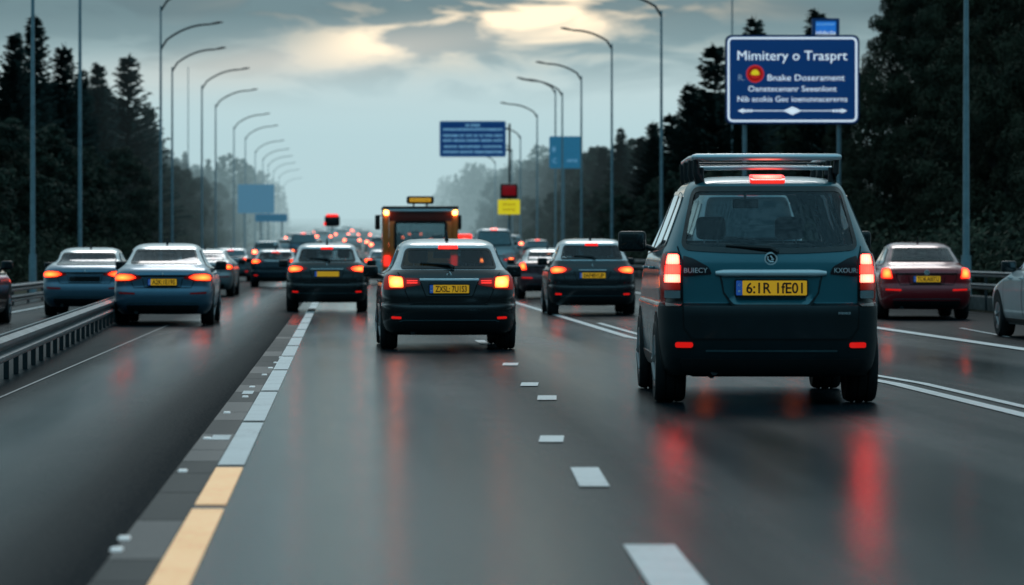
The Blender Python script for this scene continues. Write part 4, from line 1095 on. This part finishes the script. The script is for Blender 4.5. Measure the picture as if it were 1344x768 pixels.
while d < 420:
    X = (16.6 if d > 128 else 21.) + rnd.uniform(0, 1.4); px = VX + X * FPX / d
    lim = np.interp(px, [600, 700, 800, 900, 1000, 1100, 1250], [285, 262, 245, 225, 205, 190, 120]) + rnd.uniform(-6, 24)
    k = rnd.randrange(3); h = max(2., gz(lim, d) - G(d))
    tree('leafy_tree', BRD[k], HB[k], X, d, h, 'low leafy tree at the front of the wood right of the road', GR, 900 + i, 1.2)
    d += rnd.uniform(3.8, 6.); i += 1
# bushes closing the foot of the woods and the far wood, nobody could count them
def thicket(name, x0, x1, y0, y1, n, hmin, hmax, mat, seed, size=.14):
    r = random.Random(seed); V = []; F = []
    for i in range(n):
        y = y0 + (y1 - y0) * r.random() ** 1.3; x = r.uniform(x0, x1); hh = r.uniform(hmin, hmax); rr = hh * .45
        for j in range(240):
            dv = Vector((r.gauss(0, 1), r.gauss(0, 1), r.gauss(0, 1))).normalized() * (r.random() ** .4)
            p = Vector((x + dv.x * rr, y + dv.y * rr, G(y) + hh * .5 + dv.z * hh * .5)); t = Vector((r.gauss(0, 1), r.gauss(0, 1), r.gauss(0, 1))).normalized(); b = t.orthogonal().normalized(); s_ = size * r.uniform(.6, 1.5); o = len(V)
            V += [p - t * s_ * .6, p + b * s_ * .35, p + t * s_ * .6, p - b * s_ * .35]; F.append((o, o + 1, o + 2, o + 3))
    mb = MB(); mb.add(V, F, mat); o = mb.build(name, smooth=False); tag(o, kind='stuff'); return o
tag(thicket('undergrowth', -14.5, -11.5, 85, 400, 380, .8, 2.4, M_LEAF2, 5), 'dark undergrowth at the foot of the left wood', 'undergrowth')
tag(thicket('undergrowth', 15.2, 18.5, 80, 400, 380, .8, 2.6, M_LEAF2, 6), 'dark undergrowth at the foot of the right wood', 'undergrowth')
def wood(name, x0, x1, y0, y1, n, hmin, hmax, seed):
    r = random.Random(seed); V = []; F = []
    for i in range(n):
        y = r.uniform(y0, y1); x = r.uniform(x0, x1); hh = r.uniform(hmin, hmax); con = r.random() < .5
        for j in range(260):
            f = r.random() ** (1.2 if con else .8); a = r.uniform(0, 6.3)
            rr = (hh * .22 * (1 - f) if con else hh * .28 * math.sin(math.pi * (.12 + .85 * f)) ** .6) * r.random() ** .4
            p = Vector((x + rr * math.cos(a), y + rr * math.sin(a), G(y) + hh * f)); t = Vector((r.gauss(0, 1), r.gauss(0, 1), r.gauss(0, .7))).normalized(); b = t.orthogonal().normalized(); s_ = r.uniform(.4, .9); o = len(V)
            V += [p - t * s_ * .6, p + b * s_ * .4, p + t * s_ * .6, p - b * s_ * .4]; F.append((o, o + 1, o + 2, o + 3))
    mb = MB(); mb.add(V, F, M_LEAF2); o = mb.build(name, smooth=False); tag(o, kind='stuff'); return o
tag(wood('far_wood', -30, -13, 400, 760, 150, 8, 11, 8), 'far hazy wood on the left where the road fades', 'wood')
tag(wood('far_wood', 20, 46, 410, 800, 180, 8, 12, 9), 'far hazy wood on the right where the road fades', 'wood')

# ================================================================== VEHICLES
P_ROOFSHEEN = paint('roof_sky_sheen', (.66, .72, .75), .8, .26)  # sky reflection on roofs and pillars, put into a pale colour
P_TEALSHADE = simple('shaded_teal_bumper', (.003, .012, .015), .55, spec=.3)  # bumper of the teal car, shade low on the body put into the colour
P_TEAL = paint('teal_paint', (.022, .165, .205), .3, .36)
P_BLACK = paint('black_paint', (.003, .005, .006), .0, .2)
P_BLACK2 = paint('blue_black_paint', (.004, .007, .010), .0, .2)
P_STEEL = paint('steel_blue_paint', (.10, .21, .30), .6, .32)
P_STEEL2 = paint('slate_blue_paint', (.12, .22, .30), .6, .34)
P_MAROON = paint('maroon_paint', (.34, .010, .018), .1, .3)
P_SILVER = paint('silver_paint', (.36, .38, .39), .5, .34)
P_WHITE = paint('white_paint', (.62, .65, .66), .0, .35)
P_NAVY = paint('navy_paint', (.012, .030, .045), .3, .32)
P_ROSE = paint('dusty_red_paint', (.11, .045, .055), .3, .32)
P_GREY = paint('grey_paint', (.16, .18, .19), .4, .35)
P_BROWN = paint('dark_bronze_paint', (.045, .022, .014), .5, .26)

def suv_extra(t, sh, ln):
    # script badges on dark wing panels either side
    for sg, tx in ((-1, 'BUIECY'), (1, 'KXOUR:')):
        b = MB(); pl = [(sg * .755, 1.10), (sg * .755, 1.28), (sg * .66, 1.255), (sg * .53, 1.185), (sg * .50, 1.12)]
        sh.patch(b, 'rear', rpoly(pl, .02), simple('badge_panel', (.012, .006, .010), .3), .006, -.002, .04)
        b.build('badge_panel', t)
        tb = MB(); p = sh.P('rear', sg * .55, 1.155, .012); tb.text(tx, .060, (sg * .640, p.y - .006, 1.155), M_WTEXT, .004, .20, 0.); tb.build('lettering', t)
    lt = MB(); p = sh.P('rear', .56, .79, .006); lt.text('POEIOECE', .026, (.62, p.y - .004, .79), M_WTEXT, .002, .10); lt.build('lettering', t)
    # lower half of the tailgate, its shade put into a darker colour
    lo = MB(); sh.patch(lo, 'rear', rpoly([(-.752, .85), (-.745, .67), (-.67, .575), (.67, .575), (.745, .67), (.752, .85)], [.0, .03, .05, .05, .03, .0]), simple('tailgate_shade', (.003, .009, .012), .35, coat=.4), .004, -.002, .05); lo.build('tailgate_lower_panel', t)
    # roof rack
    rk = MB(); zt = sh.z1 + .155
    for sg in (-1, 1):
        rk.tube([(sg * .61, .55, zt), (sg * .61, 1.5, zt + .01), (sg * .60, 2.55, zt), (sg * .57, 2.7, zt - .03)], .024, M_SILVER, 10)
    rk.tube([(-.635, .56, zt), (-.60, .53, zt), (0, .52, zt), (.60, .53, zt), (.635, .56, zt)], [.022, .029, .030, .029, .022], M_SILVER, 14)
    rk.tube([(-.57, .62, zt - .095), (0, .60, zt - .09), (.57, .62, zt - .095)], .018, M_SILVER, 12)
    rack = rk.build('roof_rack', t)
    for yb in (1.65, 2.66):
        cbm = MB(); cbm.box((0, yb, zt - .025), (1.20, .06, .018), M_GLOSSBLACK, bev=.008); cbm.build('crossbar', rack)
    for sg in (-1, 1):
        for yb in (.58, 1.3, 2.0, 2.6):
            s_ = MB(); s_.tube([(sg * .57, yb + .03, sh.z1 - .075), (sg * .60, yb, sh.z1 + .02), (sg * .61, yb, zt - .01)], [.045, .032, .024], M_BLACK, 8); s_.build('rack_foot', rack)
        kn = MB(); kn.tube([(sg * .56, .60, sh.z1 - .07), (sg * .56, .60, zt - .09)], [.028, .02], M_BLACK, 8); kn.build('rack_foot', rack)

def at(px, d): return gx(px, d)
suv = car('people_carrier', 'large teal people carrier with roof rack and upright red tail lights, nearest on the right', 'suv', P_TEAL, at(1013, 29.2), 29.2, R(-2.3), W=.94, txt='6:1R 1fE01', lamp='tower', emb='ring', mirrors=(-1, 1), mirror_sc=1.25, glassm=M_GLASSD, bodytrim=P_TEALSHADE, extra=suv_extra, cat='people carrier', antenna=False)
car('hatchback', 'black hatchback in the middle lane with bright square tail lights and chrome bar', 'hatch', P_BLACK, at(590, 45.3), 45.3, R(.5), W=.90, txt='ZXSL: 7U1S3', lamp='block', emb='leaf')
car('hatchback', 'small black hatchback driving over the white lane line left of the truck', 'hatch', P_BLACK, at(429, 73.5), 73.5, 0, W=.875, txt='', lamp='swept', emb='curl', chrome=.36, rim=False)
car('hatchback', 'dark hatchback with swept tail lights just left of the teal people carrier', 'hatch', P_BLACK2, at(778, 69.5), 69.5, R(-1.), W=.89, H=1.56, txt='0AF401UP', lamp='swept', emb='curl', chrome=.28)
car('saloon_car', 'steel blue saloon with yellow plate beside the end of the near guard rail', 'sedan', P_STEEL, at(213, 60), 60, R(0), W=.87, H=1.45, txt='A2K:1E19S', lamp='wide', emb='curl')
car('saloon_car', 'slate blue saloon with no plate, left of the steel blue one', 'sedan', P_STEEL2, at(111, 68), 68, R(0), W=.86, H=1.38, txt='', lamp='wide', emb='curl', plate_on=False)
car('saloon_car', 'maroon saloon with yellow plate on the right shoulder lane', 'sedan', P_MAROON, at(1217, 65), 65, R(-3.5), roofm=paint('maroon_roof_sheen', (.22, .06, .07), .3, .3), W=.87, H=1.48, txt='TC4LA00TU', lamp='square', emb='ring')  # roof colour is the maroon paled, with the sky sheen painted in
car('saloon_car', 'silver car cut off by the right edge, only its flank and mirror showing', 'sedan', P_WHITE, 10.98, 49.0, R(0), W=.90, H=1.5, lamp='wide', emb=None, mirror_sc=1.1, plate_on=False)
car('saloon_car', 'dark car with orange glints cut off by the left edge', 'sedan', P_BROWN, -6.9, 58.2, 0, W=.88, H=1.47, lamp='wide', emb=None, plate_on=False)
car('saloon_car', 'pale silver saloon with orange lights just right of the steel blue one', 'sedan', P_SILVER, -4.0, 97, R(-1), W=.88, H=1.36, lamp='wide', emb=None, plate_on=False, rim=False)
car('hatchback', 'grey hatchback half hidden behind the pale silver saloon', 'hatch', P_GREY, -4.7, 143, 0, W=.88, H=1.42, lamp='swept', emb=None, plate_on=False, rim=False, hole=False)
car('hatchback', 'navy hatchback with pale sky sheen painted on its roof, left of the small black hatchback', 'hatch', P_NAVY, at(361, 121), 121, 0, W=.88, H=1.36, lamp='swept', emb=None, plate_on=False, rim=False)
car('hatchback', 'white hatchback between the small black hatchback and the truck', 'hatch', P_WHITE, at(507, 132), 132, 0, W=.88, H=1.36, lamp='swept', emb=None, plate_on=False, rim=False, hole=False)
car('saloon_car', 'dusty red saloon half hidden behind the dark hatchback', 'sedan', P_ROSE, at(722, 93), 93, R(-1), W=.86, H=1.38, lamp='square', emb=None, plate_on=False, rim=False)
car('delivery_van', 'pale grey delivery van right of the orange truck', 'suv', P_WHITE, at(649, 148), 148, 0, W=.96, H=2.27, lamp='block', emb=None, plate_on=False, rim=False, hole=False, cat='van', antenna=False)
car('estate_car', 'dark estate car far behind the dusty red saloon', 'suv', P_GREY, at(706, 215), 215, 0, W=.92, H=1.72, lamp='block', emb=None, plate_on=False, rim=False, hole=False, antenna=False)

car('panel_van', 'pale van ahead of the people carrier, seen only through its windows', 'suv', P_WHITE, 5.95, 50, R(-1), W=.86, H=2.22, lamp='block', emb=None, plate_on=False, rim=False, hole=False, antenna=False, cat='van')
def beacon(t, sh, ln):
    b = MB(); b.box((0, 1.2, sh.z1 + .10), (.62, .25, .20), M_BRK, .9, bev=.08); b.box((0, 1.2, sh.z1 + .01), (.5, .2, .06), M_BLACK, bev=.01); b.build('roof_beacon', t)
car('patrol_car', 'dark vehicle with a red roof beacon between the truck and the van', 'suv', P_NAVY, at(611, 140), 140, 0, W=.92, H=1.78, lamp='block', emb=None, plate_on=False, rim=False, hole=False, antenna=False, extra=beacon)
car('van', 'blue hazy van behind the small black hatchback', 'suv', paint('pale_blue_paint', (.10, .20, .27), .1, .4), at(398, 225), 225, 0, W=.98, H=2.1, lamp='block', emb=None, plate_on=False, rim=False, hole=False, antenna=False, cat='van')

# orange truck
M_TORANGE = paint('orange_truck_paint', (.85, .20, .03), .05, .45)
M_TRED = paint('dark_red_truck_paint', (.20, .02, .01), .1, .4)
d = 103.; t = thing('recovery_truck', 'orange recovery truck with amber roof sign behind the black hatchback', 'truck', (gx(552, d), d, G(d)))
hw = 1.13; zt = gz(275, d)
mb = MB(); mb.box((-hw + .09, 1.9, (zt + .55) / 2), (.18, 3.8, zt - .55), M_TORANGE, bev=.03); mb.box((hw - .09, 1.9, (zt + .55) / 2), (.18, 3.8, zt - .55), M_TORANGE, bev=.03)
mb.box((0, .06, zt - .20), (2 * hw - .37, .10, .38), M_TRED, bev=.02); mb.box((0, .06, .95), (2 * hw - .37, .10, .8), M_TORANGE, bev=.02)
mb.box((0, 3.75, 1.0), (2 * hw - .37, .08, .9), M_TORANGE, bev=.02); mb.box((0, 1.9, .55), (2 * hw - .38, 3.6, .08), M_BLACK)
for sg in (-1, 1): mb.box((sg * (hw - .28), .05, (zt + .9) / 2 - .2), (.19, .09, zt - 1.2), M_TORANGE, bev=.015)
mb.build('cab', t)
mb = MB(); mb.box((0, 1.9, zt + .055), (2 * hw + .02, 3.9, .09), M_BLACK, bev=.03); mb.box((0, -.03, zt - .03), (2 * hw - .16, .08, .07), M_SILVER, bev=.015); mb.build('roof', t)
mb = MB(); rrect(mb, -hw + .39, hw - .39, 1.36, zt - .40, .045, .055, M_GLASS, .10); o = mb.build('rear_window', t)
mb = MB(); rframe(mb, -hw + .33, hw - .33, 1.30, zt - .34, .08, -.004, M_GLOSSBLACK, .14); mb.build('window_frame', o)
for sg in (-1, 1):
    mb = MB(); mb.box((sg * (hw - .10), -.03, zt - .09), (.15, .10, .15), M_AMBER, .9, bev=.035); mb.build('marker_lamp', t)
    mb = MB(); mb.box((sg * (hw + .13), 3.2, zt - .36), (.16, .12, .46), M_BLACK, bev=.04); mb.tube([(sg * (hw - .02), 3.2, zt - .15), (sg * (hw + .13), 3.2, zt - .15)], .02, M_BLACK, 6); mb.build('wing_mirror', t)
    mb = MB(); mb.box((sg * (hw - .12), -.02, 1.0), (.18, .08, .30), M_BRK, .8, bev=.02); mb.build('tail_light', t)
    for yw in (.8, 3.1): wheel(t, sg * (hw - .16), yw, .40, .28, sg, False)
mb = MB(); mb.box((0, .5, zt + .29), (36 * d / FPX, .22, 10.5 * d / FPX), M_BLACK, bev=.06); mb.box((0, .385, zt + .29), (28 * d / FPX, .02, 5 * d / FPX), simple('amber_screen', (.5, .28, .02), .4, emit=(.9, .45, .03), es=.55), bev=.008)
mb.text('nocorsas', .10, (0, .373, zt + .29), simple('amber_print', (.2, .09, .01), .5), .001, 24 * d / FPX); mb.tube([(-.2, .5, zt + .09), (-.2, .5, zt + .2)], .03, M_BLACK, 6); mb.tube([(.2, .5, zt + .09), (.2, .5, zt + .2)], .03, M_BLACK, 6); mb.build('roof_sign', t)
mb = MB(); mb.box((0, .0, .62), (2 * hw - .1, .12, .22), M_BLACK, bev=.03); mb.build('bumper', t)

# distant traffic: simple cars, copied
def far_car(paintm, style, h):
    sh = Shell({'hatch': P_hatch, 'suv': P_suv}[style](h=h), nr=12, ns=6, nf=6, dz=.08); mbs = {'body': MB(), 'bumper': MB()}
    root = empty('distant_car'); sh.body({}, mbs, lambda y, z, r_, a: 'body', {'body': paintm, 'bumper': paintm})
    q = sh.z1 / {'hatch': 1.48, 'suv': 1.98}[style]; b = mbs['body']
    for yy in (.8, sh.len - .9):
        for sg in (-1, 1): b.lathe([(.2, -.11), (.33, -.11), (.33, .11), (.2, .11)], (sg * .79, yy, .33), 'x', M_RUBBER, 14)
    b.build('body', root)
    g = MB(); pl = [(-.66, 1.08 * q), (.66, 1.08 * q), (.6, 1.34 * q), (-.6, 1.34 * q)] if style == 'hatch' else [(-.78, 1.3 * q), (.78, 1.3 * q), (.7, 1.85 * q), (-.7, 1.85 * q)]
    sh.patch(g, 'rear', pl, M_GLASSO, .006, res=.2); g.build('rear_window', root)
    for sg in (-1, 1):
        l = MB(); z = .9 if style == 'hatch' else 1.1
        sh.patch(l, 'rear', rpoly([(sg * .58, z - .09), (sg * .86, z - .09), (sg * .86, z + .09), (sg * .58, z + .09)], .03), M_FARLAMP, .02, -.01, .05, (.72, z, .25, .18)); l.build('tail_light', root)
    return root
protos = [far_car(P_SILVER, 'hatch', 1.46), far_car(P_NAVY, 'hatch', 1.5), far_car(P_WHITE, 'suv', 1.75), far_car(P_BLACK2, 'hatch', 1.44)]
spots = [(376, 265), (404, 385), (425, 345), (449, 385), (478, 410), (462, 320), (492, 300), (418, 470), (436, 440), (455, 480), (395, 300), (384, 350), (470, 500), (412, 260), (500, 250), (350, 200), (520, 360), (545, 420), (575, 330), (640, 300), (672, 260), (612, 260), (690, 330)]
used = [False] * 4
for i, (px, d) in enumerate(spots):
    k = (i * 7 + i // 3) % 4
    if not used[k]: o = protos[k]; used[k] = True
    else: o = copy_tree(protos[k])
    o.location = (gx(px, d), d, G(d))
    tag(o, 'distant car blurred in the haze with glowing red tail lights', 'car', 'distant cars in the traffic jam')

# ================================================================== HAZE (real volumes over the far road)
def haze(name, z0, z1, y0, y1, sigma, c, strength=1.):
    mb = MB(); mb.box((0, (y0 + y1) / 2, (z0 + z1) / 2), (900, y1 - y0, z1 - z0), None)
    m, nt, out = newmat(name + '_volume')
    ab = N(nt, 'ShaderNodeVolumeAbsorption'); ab.inputs['Color'].default_value = (0, 0, 0, 1); ab.inputs['Density'].default_value = sigma
    em = N(nt, 'ShaderNodeEmission'); em.inputs['Color'].default_value = c4(c); em.inputs['Strength'].default_value = sigma * strength
    ad = N(nt, 'ShaderNodeAddShader'); L(nt, ab.outputs[0], ad.inputs[0]); L(nt, em.outputs[0], ad.inputs[1]); L(nt, ad.outputs[0], out.inputs['Volume'])
    mb.mats = [m]; o = mb.build(name, smooth=False); tag(o, 'pale evening haze lying over the far road and woods', 'haze', kind='stuff'); return o
FOG = (.40, .61, .66)
haze('haze', -3., 16., 205., 290., .0007, FOG)
haze('haze', -3., 17., 290.02, 470., .0022, FOG)
haze('haze', -3., 34., 470.02, 1500., .0019, (.52, .685, .715))

# ================================================================== WORLD
w = bpy.data.worlds.new('World'); scene.world = w; w.use_nodes = True; nt = w.node_tree
for n in list(nt.nodes): nt.nodes.remove(n)
out = N(nt, 'ShaderNodeOutputWorld'); bg = N(nt, 'ShaderNodeBackground'); L(nt, bg.outputs[0], out.inputs[0])
sky = N(nt, 'ShaderNodeTexSky'); sky.sky_type = 'NISHITA'; sky.sun_disc = False
SUN_EL, SUN_AZ = R(38), R(3)     # azimuth clockwise from +Y
sky.sun_elevation = SUN_EL; sky.sun_rotation = SUN_AZ; sky.air_density = 1.5; sky.dust_density = 3; sky.ozone_density = 2
tc = N(nt, 'ShaderNodeTexCoord'); sp = N(nt, 'ShaderNodeSeparateXYZ'); L(nt, tc.outputs['Generated'], sp.inputs[0])
x_, y_, z_ = sp.outputs
hl = math_(nt, 'SQRT', math_(nt, 'ADD', math_(nt, 'MULTIPLY', x_, x_), math_(nt, 'MULTIPLY', y_, y_)))
e = math_(nt, 'DIVIDE', z_, math_(nt, 'MAXIMUM', hl, .001))          # tan of elevation
az = math_(nt, 'ARCTAN2', x_, y_)
e10 = math_(nt, 'MULTIPLY', e, 2.5, clamp=True)                      # 0..0.4 -> 0..1
base = ramp(nt, e10, [(.0, (.51, .73, .77)), (.09, (.54, .73, .765)), (.120, (.53, .67, .69)), (.148, (.22, .35, .39)), (.172, (.105, .20, .245)), (.30, (.10, .19, .23)), (.55, (.28, .42, .47)), (1., (.58, .75, .80))])
cv = N(nt, 'ShaderNodeCombineXYZ'); L(nt, math_(nt, 'MULTIPLY', az, 26), cv.inputs[0]); L(nt, math_(nt, 'MULTIPLY', e, 95), cv.inputs[1])
nz = N(nt, 'ShaderNodeTexNoise'); nz.inputs['Scale'].default_value = 1.0; nz.inputs['Detail'].default_value = 6; nz.inputs['Roughness'].default_value = .5; nz.inputs['Distortion'].default_value = .5; L(nt, cv.outputs[0], nz.inputs[0])
def gauss(a0, e0, ra, re, sl=0., amp=1.):
    da = math_(nt, 'DIVIDE', math_(nt, 'SUBTRACT', az, a0), ra)
    ee = math_(nt, 'SUBTRACT', math_(nt, 'SUBTRACT', e, e0), math_(nt, 'MULTIPLY', math_(nt, 'SUBTRACT', az, a0), sl))
    de = math_(nt, 'DIVIDE', ee, re)
    q = math_(nt, 'ADD', math_(nt, 'MULTIPLY', da, da), math_(nt, 'MULTIPLY', de, de))
    return math_(nt, 'MULTIPLY', math_(nt, 'EXPONENT', math_(nt, 'MULTIPLY', q, -1)), amp)
# cream break in the cloud, peach band below the cloud deck
gap = math_(nt, 'ADD', gauss(.050, .070, .046, .013, .02, 1.3), gauss(.016, .062, .024, .007, .22, .9))
gap = math_(nt, 'MULTIPLY', gap, ramp(nt, nz.outputs[0], [(.38, 1.), (.53, .0)]), clamp=True)
peach = math_(nt, 'MULTIPLY', gauss(-.01, .0555, .06, .006, .12), .65, clamp=True)
front = ramp(nt, e10, [(.10, 0.), (.15, 1.)])
cl = math_(nt, 'MULTIPLY', ramp(nt, nz.outputs[0], [(.46, 0.), (.57, 1.)]), front)
c1 = mix(nt, math_(nt, 'MULTIPLY', cl, .85), base, (.13, .24, .285))
c2 = mix(nt, peach, c1, (.74, .66, .57))
c3 = mix(nt, gap, c2, (1.35, 1.10, .78))
# dusk: the sky dims away from the sunset
dim = ramp(nt, math_(nt, 'MULTIPLY_ADD', y_, .5, .5), [(.0, (.20, .40, .49)), (.42, (.25, .40, .46)), (.75, (.66, .74, .77)), (1., (1., 1., 1.))])
c4_ = mix(nt, 1.0, c3, dim, 'MULTIPLY')
# unseen rear sky shaped to light car tails: darkened low, boosted overhead
lowdark = ramp(nt, e10, [(.0, .04), (.40, .13), (.75, .7), (1., 2.2)])
back = ramp(nt, math_(nt, 'MULTIPLY_ADD', y_, .5, .5), [(.35, 1.), (.6, 0.)])
c4_ = mix(nt, math_(nt, 'MULTIPLY', back, .9), c4_, mix(nt, 1.0, c4_, lowdark, 'MULTIPLY'))
nish = mix(nt, 1.0, sky.outputs[0], (.10, .10, .10), 'MULTIPLY')
L(nt, mix(nt, .96, nish, c4_), bg.inputs[0]); bg.inputs[1].default_value = 1.0

sun = bpy.data.lights.new('sun', 'SUN'); sun.energy = .5; sun.angle = R(20); sun.color = (1, .97, .95)
so = bpy.data.objects.new('sun', sun); col.objects.link(so)
dv = Vector((math.sin(SUN_AZ) * math.cos(SUN_EL), math.cos(SUN_AZ) * math.cos(SUN_EL), math.sin(SUN_EL)))
so.rotation_euler = dv.to_track_quat('Z', 'Y').to_euler(); so.location = (0, 60, 40)

# ================================================================== CAMERA
cam = bpy.data.cameras.new('camera'); co = bpy.data.objects.new('camera', cam); col.objects.link(co)
co.location = (0, 0, CAM_H); co.rotation_euler = (R(90), 0, 0)
cam.sensor_width = 36; cam.lens = 36 * FPX / 1344
cam.shift_x = (672 - VX) / 1344; cam.shift_y = -(384 - VY) / 1344
cam.clip_start = .5; cam.clip_end = 6000
cam.dof.use_dof = True; cam.dof.focus_distance = 36; cam.dof.aperture_fstop = 2.8
scene.camera = co
scene.render.engine = 'CYCLES'
cy = scene.cycles; cy.use_denoising = True; cy.max_bounces = 8; cy.transparent_max_bounces = 16; cy.glossy_bounces = 4; cy.diffuse_bounces = 3; cy.caustics_reflective = False; cy.caustics_refractive = False
try: cy.denoiser = 'OPENIMAGEDENOISE'
except Exception: pass
cy.sample_clamp_indirect = 6
scene.view_settings.view_transform = 'Standard'; scene.view_settings.look = 'None'; scene.view_settings.exposure = 0; scene.view_settings.gamma = 1
